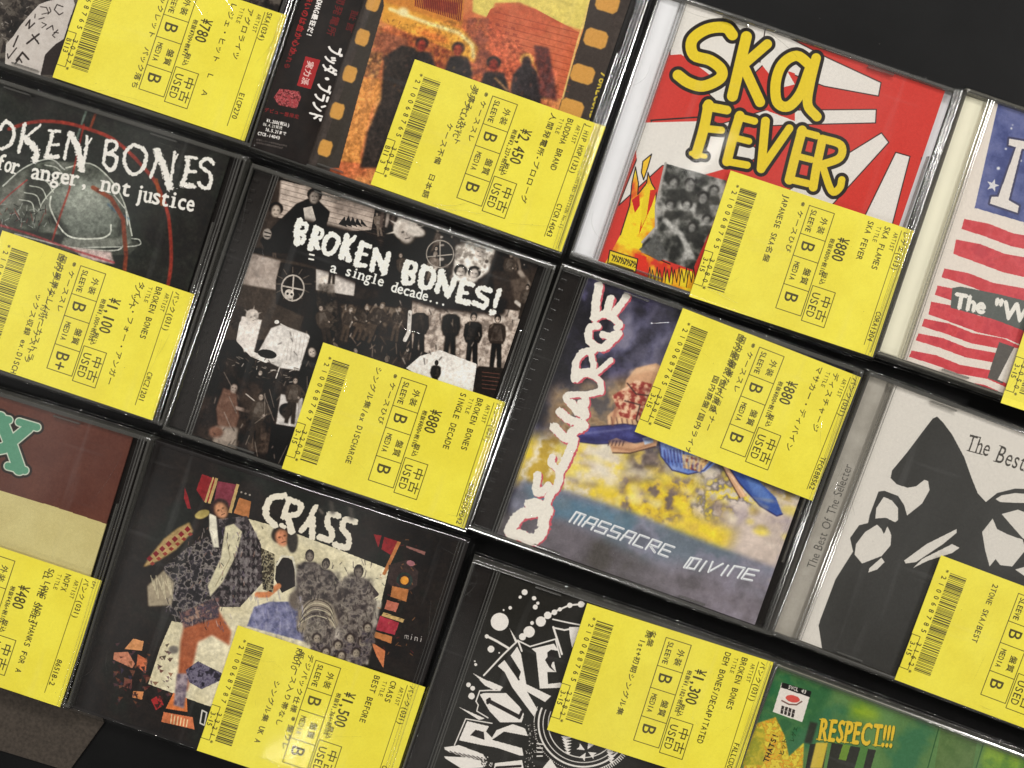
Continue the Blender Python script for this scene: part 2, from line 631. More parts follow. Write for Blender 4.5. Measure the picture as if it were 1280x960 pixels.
    def T(s, txt, p, d, h, col, adv=None, bold=0.0, a=1.0, xs=1.0, up=None, jit=0.0, mono=True, slant=0.0, serif=0.0):
        """text from baseline point p along unit-ish direction d (view coordinates), glyph height h, advance adv per half-width cell"""
        d = np.array(d, float)
        d /= np.hypot(*d)
        u = np.array((d[1], -d[0])) if up is None else np.array(up, float)
        p = np.array(p, float)
        x = 0.0
        adv = adv or h * 0.62
        for ch in txt:
            wide = ord(ch) > 0x2E80 and not 0xFF61 <= ord(ch) <= 0xFF9F or ch in '※'
            cell = adv * (2 if wide else 1)
            if ch not in ' 　':
                v, t = glyph(ch)
                if len(v):
                    lo, hi = v.min(0), v.max(0)
                    if mono:
                        gw = (hi[0] - lo[0])
                        if wide:
                            sx = cell * 0.92
                            off = 0.04 * cell
                        else:
                            target = min(gw * h / 0.72, cell * 0.82)
                            sx = target / max(gw, 1e-3)
                            off = (cell - target) / 2 - lo[0] * sx
                    else:
                        sx = h / 0.72 * xs
                        off = -lo[0] * sx
                        cell = (hi[0] - lo[0]) * sx + h * 0.10
                    sy = h / 0.72 if not wide else h / 0.86
                    jy = (random.random() - .5) * jit * h
                    vx = x + off + v[:, 0] * sx + slant * v[:, 1] * sy
                    vy = v[:, 1] * sy + jy + (0.06 * h if wide else 0)
                    P = p[None, :] + vx[:, None] * d[None, :] + vy[:, None] * u[None, :]
                    if bold:
                        for bx_ in (-bold, bold):
                            s.tri(s.pt(P + d * bx_), t, col, a)
                            s.tri(s.pt(P + u * bx_), t, col, a)
                    s.tri(s.pt(P), t, col, a)
                    if serif and ch in SERIF:
                        x0, x1 = vx.min(), vx.max()
                        y1 = vy.max()
                        for fx, fy, l_, r_ in SERIF[ch]:
                            yy = fy * y1 if fy < .7 or ch not in 'dhlb' or fy == 1 else fy * y1
                            yy += serif * .5 if fy == 0 else -serif * .5
                            cx = x0 + (x1 - x0) * fx + slant * yy
                            hw = .13 * h
                            q0 = p + d * (cx - hw * l_) + u * yy
                            q1 = p + d * (cx + hw * r_) + u * yy
                            s.L([tuple(q0), tuple(q1)], serif, col, a)
            elif not mono:
                cell = h * 0.4
            x += cell
        return x

    def image(s, name):
        im = bpy.data.images.new(name, s.w, s.h)
        im.colorspace_settings.name = 'sRGB'
        px = np.ones((s.h, s.w, 4), np.float32)
        px[..., :3] = np.clip(s.A[::-1] / 255.0, 0, 1)
        im.pixels.foreach_set(px.ravel())
        im.update()
        im.pack()
        return im


random.seed(3)
# ------------------------------------------------------------------ the cases, by where they lie
A_ = Case((39.5, -274.8), 18.0)
B_ = Case((427.5, -147.8), 18.9, W=145.2)
C_ = Case((825.6, -14.7), 18.8)
D_ = Case((1208.9, 109.4), 18.7)
E_ = Case((-73.9, 74.8), 17.6)
F_ = Case((315.0, 203.5), 18.7)
G_ = Case((702.4, 329.1), 19.5)
H_ = Case((1087.9, 463.9), 20.6)
I_ = Case((-196.9, 430.3), 17.0, base=1.0)
J_ = Case((193.5, 549.0), 18.0, W=147.5, H=126, base=1.0)
K_ = Case((591.8, 698.2), 18.8)
L_ = Case((972.0, 829.5), 20.3)

ZB = 8.9
INK = (38, 36, 34)
PALE = (226, 220, 214)


def cover(case, base, x0=12.8, x1=134.2, y0=1.9, y1=122.4, z=ZB, res=6.0):
    return Art(case, x0, y0, x1, y1, z, res, base)


def full(a):
    """the whole print as a polygon in the current view"""
    s = []
    for x, y in ((a.x0, a.y0), (a.x1, a.y0), (a.x1, a.y1), (a.x0, a.y1)):
        c, n = math.cos(a.case.a), math.sin(a.case.a)
        X, Y = a.case.X + x * c - y * n, a.case.Y + x * n + y * c
        k = FPX / (ZC - a.z - a.case.base)
        s.append(((640 + X * k - a.vx) * a.vs, (480 + Y * k - a.vy) * a.vs))
    return s


def person(a, x, y, h, lean=0, coat=(50, 46, 42), skin=(190, 180, 170), hair=(30, 27, 25), legs=None, arm=0):
    """small standing figure of a band photograph; (x,y) top of head, h height, lean in degrees"""
    c, n = math.cos(math.radians(lean)), math.sin(math.radians(lean))

    def R(q):
        return [(x + (px * c - py * n) * h, y + (px * n + py * c) * h) for px, py in q]
    legs = legs or coat
    a.P(R([(-.09, .5), (.09, .5), (.11, 1), (.03, 1), (0, .62), (-.03, 1), (-.11, 1)]), legs, soft=h * .01)
    a.P(R([(-.07, .17), (.07, .17), (.15, .22), (.17, .42), (.12, .55), (-.12, .55), (-.17, .42), (-.15, .22)]), coat, soft=h * .01)
    if arm:
        a.L(R([(.13, .24), (.24, .36), (.12, .44)]), h * .05, coat)
        a.E(*R([(.11, .44)])[0], h * .025, h * .025, skin)
    a.N(R([(-.06, .2), (.06, .2), (.12, .5), (-.12, .5)]), [coat, tuple(min(255, v + 40) for v in coat)], h * .08, a=.6)
    a.E(*R([(0, .085)])[0], h * .062, h * .085, hair, lean)
    a.E(*R([(0, .105)])[0], h * .045, h * .06, skin, lean, soft=h * .008)
    a.E(*R([(-.018, .095)])[0], h * .012, h * .008, hair, lean, a=.7)
    a.E(*R([(.02, .095)])[0], h * .012, h * .008, hair, lean, a=.7)


def head(a, x, y, r, skin, hair, ang=0, spiky=0):
    c, n = math.cos(math.radians(ang)), math.sin(math.radians(ang))

    def R(px, py):
        return (x + (px * c - py * n) * r, y + (px * n + py * c) * r)
    a.E(*R(0, -.3), r * 1.1, r * 1.0, hair, ang, soft=r * .08)
    for k in range(spiky):
        t = math.pi * (1.0 + k / max(1, spiky - 1))
        a.P([R(.8 * math.cos(t - .15), -.2 + .8 * math.sin(t - .15)), R(1.9 * math.cos(t), -.2 + 1.8 * math.sin(t)), R(.8 * math.cos(t + .15), -.2 + .8 * math.sin(t + .15))], hair, soft=r * .05)
    a.E(*R(0, .1), r * .72, r * .95, skin, ang, soft=r * .12)
    dk = tuple(v * .35 for v in skin)
    a.E(*R(-.28, -.05), r * .16, r * .09, dk, ang, a=.85, soft=r * .05)
    a.E(*R(.3, -.05), r * .16, r * .09, dk, ang, a=.85, soft=r * .05)
    a.L([R(0, .0), R(.03, .3)], r * .08, dk, a=.35)
    a.L([R(-.2, .58), R(.22, .58)], r * .1, dk, a=.7)
    a.E(*R(.55, .25), r * .25, r * .6, dk, ang, a=.4, soft=r * .15)


# ---- black cover, drippy white title, grey firefighter-like helmet behind a red ring
def art_E():
    a = cover(E_, (42, 43, 38), x0=8, x1=134.0)
    a.v(0, 150, 5.333)
    a.N(full(a), [(36, 33, 30), (46, 47, 42), (40, 44, 39)], 200, contrast=1)
    a.L([(600, -130), (540, 40), (500, 160)], 16, (96, 108, 100), soft=3)
    a.L([(645, -60), (600, 60)], 18, (120, 62, 40), soft=3)
    # helmet shell
    hs = [(-60, 500), (60, 400), (200, 300), (350, 270), (600, 290), (700, 350), (800, 480), (860, 640), (880, 790), (860, 830), (-60, 700)]
    a.N(hs, [(62, 64, 58), (84, 88, 80), (110, 112, 104)], 90, soft=6)
    a.P([(330, 520), (480, 400), (700, 420), (800, 560), (760, 760), (480, 780), (380, 640)], (104, 109, 101), soft=20)
    a.E(570, 520, 170, 110, (156, 160, 150), soft=70, a=.9)
    a.E(120, 480, 110, 120, (112, 112, 104), -30, soft=50, a=.8)
    a.P([(430, 780), (850, 790), (900, 830), (560, 870), (400, 840)], (112, 114, 106), soft=6)
    a.P([(400, 660), (480, 780), (430, 790), (330, 650)], (40, 42, 38), soft=12, a=.8)
    a.P([(180, 400), (330, 320), (400, 380), (260, 590), (150, 560)], (52, 54, 49), soft=10, a=.8)
    a.L([(340, 510), (340, 600), (450, 770), (650, 790), (730, 760), (740, 700)], 11, (190, 192, 182), sm=True)
    a.L([(440, 320), (600, 290), (740, 400), (830, 560), (880, 770)], 10, (176, 178, 168), sm=True)
    a.L([(20, 440), (160, 320), (330, 260), (430, 330)], 10, (170, 172, 164), sm=True)
    a.L([(260, 600), (290, 540), (360, 460), (470, 360)], 9, (176, 178, 168), sm=True)
    for k in range(6):
        y = 300 + k * 46
        a.L([(300 - k * 34, y), (380 - k * 34, y + 20), (440 - k * 42, y + 90)], 8, (180, 182, 172), a=.9, sm=True)
    for k in range(60):
        x, y = random.uniform(-60, 330), random.uniform(560, 720)
        a.L([(x, y), (x + random.uniform(-30, 40), y + random.uniform(-40, 60))], 6, random.choice([(150, 152, 146), (30, 30, 28), (110, 60, 55)]), a=.7, soft=1)
    a.P([(-60, 700), (200, 760), (500, 860), (780, 880), (900, 800), (930, 830), (860, 900), (560, 900), (-60, 760)], (70, 72, 66), soft=3)
    a.L([(100, 760), (480, 850), (760, 870), (830, 830)], 11, (166, 166, 158), sm=True)
    a.P([(480, 850), (740, 880), (760, 960), (560, 930)], (190, 170, 165), soft=4)
    # red ring of a gunsight
    a.L([(-80, 700), (-60, 620), (60, 500), (180, 400)], 10, (150, 66, 64), a=.8, soft=1)
    ring = [(60, 60), (180, 22), (300, 8), (450, 22), (600, 64), (740, 120), (860, 215), (960, 320), (1040, 420), (1100, 560), (1130, 700), (1140, 960), (1100, 1200)]
    a.L(ring, 24, (136, 56, 44), soft=2, sm=True)
    a.L([(720, 560), (760, 600), (860, 660)], 10, (70, 96, 120), soft=4)
    a.L([(760, 500), (840, 600), (850, 700)], 8, (190, 190, 182), soft=1)
    a.L([(880, 790), (930, 800), (900, 840), (560, 850)], 9, (160, 162, 154), soft=1, sm=True)
    a.L([(560, 30), (460, 470), (400, 640), (350, 800)], 12, (150, 50, 40), a=.8, soft=2)
    a.L([(620, 450), (740, 520), (820, 660), (840, 900), (820, 1100)], 28, (126, 62, 40), a=.9, soft=2)
    a.L([(-40, 690), (200, 760), (500, 870), (760, 950)], 14, (160, 60, 64), a=.75, soft=2)
    a.L([(1040, 400), (1080, 560)], 26, (140, 74, 34), a=.8, soft=3)
    a.M(full(a), 16, .25, 0)
    # title, torn letters
    W = (226, 222, 216)
    st = [
        ([(0, 60), (40, 10), (80, 40), (95, 90), (70, 160), (20, 190), (-20, 190)], 20),
        ([(165, 30), (150, 110), (125, 210)], 20), ([(270, 35), (215, 80), (165, 120)], 14), ([(165, 120), (240, 200), (232, 265)], 34),
        ([(330, 70), (400, 78)], 16), ([(350, 90), (335, 150), (310, 240)], 22), ([(335, 165), (390, 165)], 16), ([(310, 245), (385, 245)], 24),
        ([(470, 90), (450, 160), (430, 260)], 16), ([(470, 95), (520, 190), (545, 330)], 34), ([(545, 330), (575, 200), (580, 110)], 16), ([(560, 200), (610, 125)], 10),
        ([(710, 150), (700, 220), (690, 290)], 18), ([(710, 140), (770, 145), (775, 190), (715, 225)], 18), ([(720, 225), (775, 245), (765, 310), (735, 335), (700, 300)], 20),
        ([(890, 165), (840, 210), (830, 280), (860, 345), (905, 360), (960, 310), (975, 240), (950, 190), (890, 165)], 20),
        ([(1045, 200), (1040, 280), (1005, 380)], 18), ([(1045, 205), (1095, 320), (1130, 450)], 36), ([(1130, 450), (1150, 330), (1165, 215)], 16), ([(1150, 300), (1185, 230)], 10),
        ([(1240, 245), (1310, 255)], 16), ([(1250, 270), (1245, 340), (1215, 430)], 24), ([(1240, 340), (1300, 345)], 18), ([(1215, 432), (1290, 440)], 26),
        ([(1422, 288), (1390, 260), (1350, 275), (1340, 310), (1400, 360), (1405, 410), (1385, 455), (1340, 440), (1325, 420)], 20),
    ]
    for p, wd in st:
        a.L(p, wd * 1.28, W, rough=.6, rcell=8, sm=True)
    # typewriter subtitle
    a.T("for", (-30, 325), (1, .27), 112, W, adv=52, bold=3, serif=9)
    a.T("anger,", (200, 388), (1, .17), 112, W, adv=66, bold=3, serif=9)
    a.T("not", (665, 472), (1, .2), 114, W, adv=68, bold=3, serif=9)
    a.T("justice", (893, 532), (1, .2), 114, W, adv=58, bold=3, serif=9)
    a.G(8)
    a.K(1.15, 14)
    return a


# ---- black and white band collage with blobby title
def art_F():
    a = cover(F_, (40, 34, 31), x0=12.5)
    a.v(220, 190, 2.0)
    a.N(full(a), [(30, 26, 24), (44, 38, 35), (58, 51, 47)], 40)
    for k in range(46):
        x, y = random.uniform(90, 900), random.uniform(110, 620)
        person(a, x, y, random.uniform(50, 110), random.uniform(-14, 22), random.choice([(58, 51, 47), (84, 75, 69), (44, 38, 35), (110, 99, 91)]), random.choice([(150, 138, 128), (190, 178, 168), (120, 109, 101)]), random.choice([(36, 31, 28), (120, 110, 102)]), None, k % 2)
    # brick wall photo, top left
    wall = [(262, 70), (500, 128), (488, 195), (400, 200), (240, 160), (225, 120)]
    a.N(wall, [(140, 128, 120), (176, 162, 152), (192, 178, 168)], 60)
    for k in range(9):
        a.L([(262, 78 + k * 13), (520, 146 + k * 13)], 2, (100, 90, 84), a=.55)
    a.P([(195, 90), (262, 70), (248, 240), (190, 240)], (70, 62, 57), soft=2)
    a.P([(285, 145), (300, 130), (345, 110), (385, 150), (372, 200), (350, 260), (225, 250), (210, 220)], (34, 30, 28), soft=1)
    a.P([(318, 140), (340, 135), (350, 170), (325, 190)], (186, 178, 170))
    head(a, 346, 112, 17, (150, 140, 132), (36, 30, 28), 8)
    head(a, 250, 146, 16, (186, 172, 160), (34, 28, 26), 5)
    a.E(228, 205, 11, 14, (150, 142, 135), 0, soft=1)
    a.L([(222, 200), (236, 204)], 3, (40, 36, 34))
    a.L([(222, 210), (234, 212)], 3, (40, 36, 34))
    for k, s_ in enumerate((-1, 0, 1, 2, 3)):
        a.P([(420 + s_ * 14, 180), (432 + s_ * 10, 158 + abs(s_) * 3), (440 + s_ * 13, 188)], (38, 32, 30))
    # cracks of light, fence, blond singer
    for k in range(5):
        a.P([(515 + k * 14, 130 + k * 4), (522 + k * 14, 132 + k * 4), (516 + k * 14, 190), (508 + k * 14, 188)], (150, 140, 134) if k % 2 else (90, 80, 76), soft=1)
    a.P([(530, 180), (650, 200), (620, 300), (500, 290)], (34, 30, 26), soft=3)
    head(a, 575, 200, 28, (176, 166, 158), (206, 198, 190), -12, 5)
    a.E(596, 196, 28, 14, (202, 194, 186), 20, soft=3)
    # emblem ring
    a.L([(470 + 190 + 34 * math.cos(t), 255 + 34 * math.sin(t)) for t in [2 * math.pi * i / 24 for i in range(25)]], 3, (168, 160, 152), a=.9)
    a.L([(660, 225), (660, 285)], 3, (168, 160, 152))
    a.L([(630, 262), (690, 256)], 3, (168, 160, 152))
    # white haired pair
    a.N([(700, 235), (745, 215), (800, 240), (780, 300), (740, 330), (690, 320)], [(150, 142, 134), (222, 214, 206), (236, 230, 222)], 16, soft=3)
    head(a, 760, 250, 18, (200, 190, 182), (228, 222, 214), 10)
    head(a, 712, 300, 15, (196, 186, 178), (30, 26, 24), -8)
    head(a, 745, 304, 15, (206, 196, 188), (30, 26, 24), 8)
    # live crowd right
    a.P([(790, 300), (905, 290), (870, 420), (800, 400)], (62, 54, 49), soft=3)
    a.L([(860, 300), (880, 330), (860, 345)], 12, (158, 146, 136), soft=2)
    a.P([(835, 320), (880, 310), (880, 370), (850, 385)], (92, 82, 75), soft=3)
    a.L([(850, 375), (875, 395)], 9, (190, 182, 174), soft=1)
    # stage photo left
    a.P([(182, 250), (352, 285), (345, 340), (300, 470), (110, 470)], (72, 64, 58), soft=1)
    a.N([(186, 252), (262, 272), (250, 345), (165, 330)], [(150, 138, 130), (176, 164, 156)], 40, soft=2)
    a.P([(262, 276), (350, 292), (352, 320), (340, 420), (250, 380), (250, 320)], (44, 38, 35), soft=1)
    for k in range(12):
        t = 2 * math.pi * k / 12
        a.L([(292 + 30 * math.cos(t), 330 + 28 * math.sin(t)), (292 + 46 * math.cos(t), 330 + 42 * math.sin(t))], 2.5, (128, 120, 112), a=.6)
    a.L([(292 + 28 * math.cos(t), 340 + 32 * math.sin(t)) for t in [2 * math.pi * i / 20 for i in range(21)]], 4, (176, 168, 160))
    a.L([(268, 335), (318, 345)], 4, (176, 168, 160))
    a.L([(294, 312), (290, 372)], 4, (176, 168, 160))
    a.E(283, 355, 12, 12, (190, 182, 174))
    a.E(279, 354, 3, 3, INK)
    a.E(289, 356, 3, 3, INK)
    a.P([(350, 292), (450, 310), (445, 360), (350, 345)], (200, 192, 186), soft=1)
    head(a, 375, 330, 16, (224, 214, 206), (206, 196, 186), 5, 9)
    a.N([(355, 330), (395, 330), (410, 450), (380, 470), (350, 430)], [(40, 36, 32), (120, 110, 102)], 14, a=.8, soft=3)
    # dancers in the middle
    a.N([(410, 380), (600, 390), (580, 470), (420, 470)], [(34, 28, 26), (60, 52, 46), (110, 98, 88)], 30, soft=2)
    for (x, y, h, l) in ((440, 385, 90, 14), (480, 380, 95, 20), (520, 375, 110, 25), (560, 385, 90, 10)):
        person(a, x, y, h, l, (64, 56, 50), (160, 148, 138), (90, 80, 72), (80, 70, 62), 1)
    for k in range(26):
        x, y = random.uniform(410, 600), random.uniform(380, 520)
        a.L([(x, y), (x + random.uniform(-16, 16), y + random.uniform(6, 26))], 3, random.choice([(150, 136, 126), (104, 92, 84), (36, 30, 27)]), a=.7, soft=1)
    # line of four by a pale wall
    a.N([(590, 365), (880, 400), (840, 545), (750, 540), (590, 490)], [(130, 118, 110), (176, 162, 152), (200, 188, 178)], 10, soft=1)
    for (x, y, h, coat, hair) in ((612, 378, 140, (44, 38, 34), (170, 160, 150)), (690, 380, 145, (34, 30, 27), (210, 200, 190)), (745, 400, 140, (36, 31, 28), (30, 26, 24)), (805, 405, 135, (60, 52, 47), (30, 26, 24))):
        person(a, x, y, h, 3, coat, (188, 172, 160), hair, (34, 30, 27))
    a.L([(585, 400), (582, 450), (572, 470)], 10, (206, 200, 194))
    # pale stage photo and dark sleeve
    a.P([(575, 540), (610, 510), (660, 495), (752, 530), (740, 610), (640, 580)], (220, 214, 208))
    person(a, 652, 520, 80, 6, (40, 36, 33), (60, 54, 50), (40, 36, 33))
    a.P([(755, 535), (820, 540), (815, 610), (745, 600)], (50, 44, 40), soft=1)
    for k in range(5):
        a.L([(765, 550 + k * 10), (808, 555 + k * 10)], 2, (130, 92, 84), a=.7)
    # drummer, pale screen, mic stand
    a.P([(148, 380), (200, 400), (190, 470), (140, 440)], (60, 54, 50), soft=2)
    a.P([(165, 410), (215, 420), (195, 500), (170, 500), (155, 450)], (214, 206, 200), soft=1)
    head(a, 192, 412, 15, (206, 196, 188), (200, 190, 182), -20, 4)
    a.L([(165, 430), (158, 470), (190, 505), (225, 520)], 14, (216, 208, 202))
    a.P([(238, 440), (262, 432), (330, 455), (350, 480), (330, 550), (262, 540), (200, 510)], (208, 202, 197), soft=1)
    for k in range(6):
        a.L([(286 + k * 9, 444 + k * 4), (276 + k * 9, 520)], 2, (170, 162, 156), a=.6)
    a.E(228, 505, 24, 11, (34, 30, 28), 10)
    a.P([(345, 420), (400, 450), (330, 620), (290, 600), (330, 480)], (34, 30, 28), soft=1)
    head(a, 340, 500, 13, (190, 178, 168), (30, 26, 24), -15)
    a.L([(262, 430), (290, 445), (250, 565)], 3, (200, 194, 188))
    a.E(252, 425, 6, 5, (220, 214, 208))
    for k in range(42):
        x, y = random.uniform(130, 300), random.uniform(510, 575)
        a.L([(x, y), (x + random.uniform(-14, 14), y + random.uniform(-8, 8))], 2.2, random.choice([(150, 142, 134), (90, 82, 76), (206, 198, 190)]), a=.8)
    # guitarist, bottom left
    a.N([(75, 560), (245, 565), (260, 780), (40, 740)], [(32, 28, 26), (50, 43, 40), (72, 62, 56)], 60, soft=3)
    a.P([(118, 590), (150, 600), (158, 660), (150, 690), (105, 690), (100, 640)], (112, 88, 78), soft=2)
    head(a, 145, 590, 12, (176, 160, 150), (32, 27, 25), 14)
    a.L([(152, 640), (185, 650), (205, 635)], 9, (160, 142, 132), soft=1)
    a.P([(100, 685), (155, 690), (150, 745), (90, 735)], (150, 138, 128), soft=3)
    a.L([(175, 605), (200, 625)], 3, (190, 180, 172))
    a.L([(200, 625), (190, 740)], 3, (130, 120, 112))
    a.E(100, 700, 18, 14, (122, 92, 80), soft=3)
    a.N([(165, 640), (235, 620), (240, 750), (180, 750)], [(34, 29, 27), (98, 86, 78)], 20, a=.7, soft=4)
    a.P([(262, 605), (318, 615), (310, 690), (250, 680)], (196, 190, 186), soft=1)
    head(a, 276, 650, 17, (60, 54, 50), (32, 28, 26), 0)
    a.P([(240, 680), (300, 690), (290, 790), (225, 780)], (34, 29, 28), soft=1)
    for k in range(70):
        x, y = random.uniform(410, 880), random.uniform(370, 530)
        a.L([(x, y), (x + random.uniform(-7, 7), y + random.uniform(5, 16))], 2.4, random.choice([(206, 196, 188), (150, 138, 128), (30, 26, 24), (30, 26, 24)]), a=.75, soft=.7)
    for k in range(60):
        x, y = random.uniform(90, 340), random.uniform(420, 770)
        a.L([(x, y), (x + random.uniform(-9, 9), y + random.uniform(3, 14))], 2.2, random.choice([(196, 186, 178), (120, 108, 100), (28, 24, 22), (28, 24, 22)]), a=.6, soft=.8)
    for k in range(30):
        x, y = random.uniform(620, 800), random.uniform(210, 330)
        a.E(x, y, random.uniform(2, 7), random.uniform(2, 6), random.choice([(230, 222, 214), (120, 110, 104), (40, 34, 32)]), a=.6, soft=1)
    for (x, y, h_, l_) in ((300, 560, 120, 8), (360, 380, 110, -12), (215, 600, 130, 10), (395, 250, 80, 5), (470, 250, 70, 0), (560, 250, 90, -10), (840, 250, 90, 12), (880, 330, 90, 10)):
        person(a, x, y, h_, l_, (74, 66, 60), (166, 152, 142), (50, 44, 40), (60, 53, 48), 1)
    for k in range(14):
        x, y = random.uniform(120, 330), random.uniform(520, 760)
        a.L([(x, y), (x + random.uniform(-30, 30), y + random.uniform(20, 70))], 2.4, (150, 140, 132), a=.55, soft=.6)
    a.M(full(a), 7, .14, 0.8)
    # black plate under the title
    a.P([(290, 160), (500, 210), (540, 300), (830, 370), (820, 410), (660, 395), (450, 330), (280, 260), (275, 190)], (36, 30, 28), soft=5)
    Wt = (228, 222, 214)
    b = a.v(320, 220, 5.333)
    g = 24
    for p, wd in (
        ([(290, 300), (272, 370), (275, 445)], 34), ([(290, 310), (335, 325), (330, 365), (290, 375)], 22), ([(290, 385), (318, 400), (310, 440), (275, 450)], 24),
        ([(400, 350), (385, 410), (362, 480)], 34), ([(400, 350), (440, 365), (435, 405), (395, 415)], 20), ([(395, 420), (412, 480)], 28),
        ([(500, 385), (462, 430), (455, 500), (490, 520), (530, 480), (550, 420), (500, 385)], 26),
        ([(605, 405), (590, 470), (570, 540)], 34), ([(655, 410), (600, 470)], 24), ([(600, 475), (620, 560)], 32),
        ([(710, 450), (690, 510), (668, 590)], 34), ([(700, 455), (760, 470)], 24), ([(690, 515), (735, 525)], 20), ([(670, 592), (728, 598)], 26),
        ([(800, 500), (785, 560), (772, 620)], 30), ([(800, 500), (830, 570), (852, 645)], 34), ([(852, 640), (870, 580), (885, 525)], 30),
        ([(1010, 580), (995, 630), (988, 700)], 34), ([(1010, 570), (1062, 590), (1055, 635), (1010, 640)], 24), ([(1010, 645), (1048, 665), (1035, 710), (990, 712)], 26),
        ([(1120, 610), (1102, 670), (1100, 735)], 32), ([(1120, 605), (1175, 630), (1180, 690), (1150, 740), (1100, 740)], 28),
    ):
        b.L(p, wd * 1.3, Wt, rough=.42, rcell=12, sm=True)
    b.v(460, 270, 5.333)
    for p, wd in (
        ([(490, 370), (475, 440), (460, 500)], 28), ([(490, 370), (510, 450), (530, 530)], 32), ([(530, 525), (560, 470), (580, 420)], 28),
        ([(630, 440), (615, 500), (600, 560)], 32), ([(630, 440), (700, 460)], 24), ([(615, 505), (660, 515)], 20), ([(600, 560), (670, 580)], 28),
        ([(815, 495), (750, 480), (735, 520), (790, 560), (770, 605), (705, 580)], 26),
        ([(875, 495), (845, 600)], 24), ([(822, 642), (834, 642)], 30),
    ):
        b.L(p, wd * 1.35, Wt, rough=.42, rcell=12, sm=True)
    b.v(320, 220, 5.333)
    for q in ((372, 525), (368, 555)):
        b.L([(q[0] - 14, q[1] - 3), (q[0] + 14, q[1] + 3)], 12, Wt)
    b.T("a", (485, 635), (1, .27), 62, (40, 34, 32), adv=52, bold=8)
    b.T("a", (485, 637), (1, .27), 74, Wt, adv=54, bold=2, serif=6)
    b.T("single", (588, 660), (1, .30), 72, Wt, adv=45, bold=2, serif=6)
    b.T("decade...", (893, 767), (1, .27), 72, Wt, adv=43, bold=2.2, serif=6)
    a.G(12)
    a.K(1.25, 16)
    return a


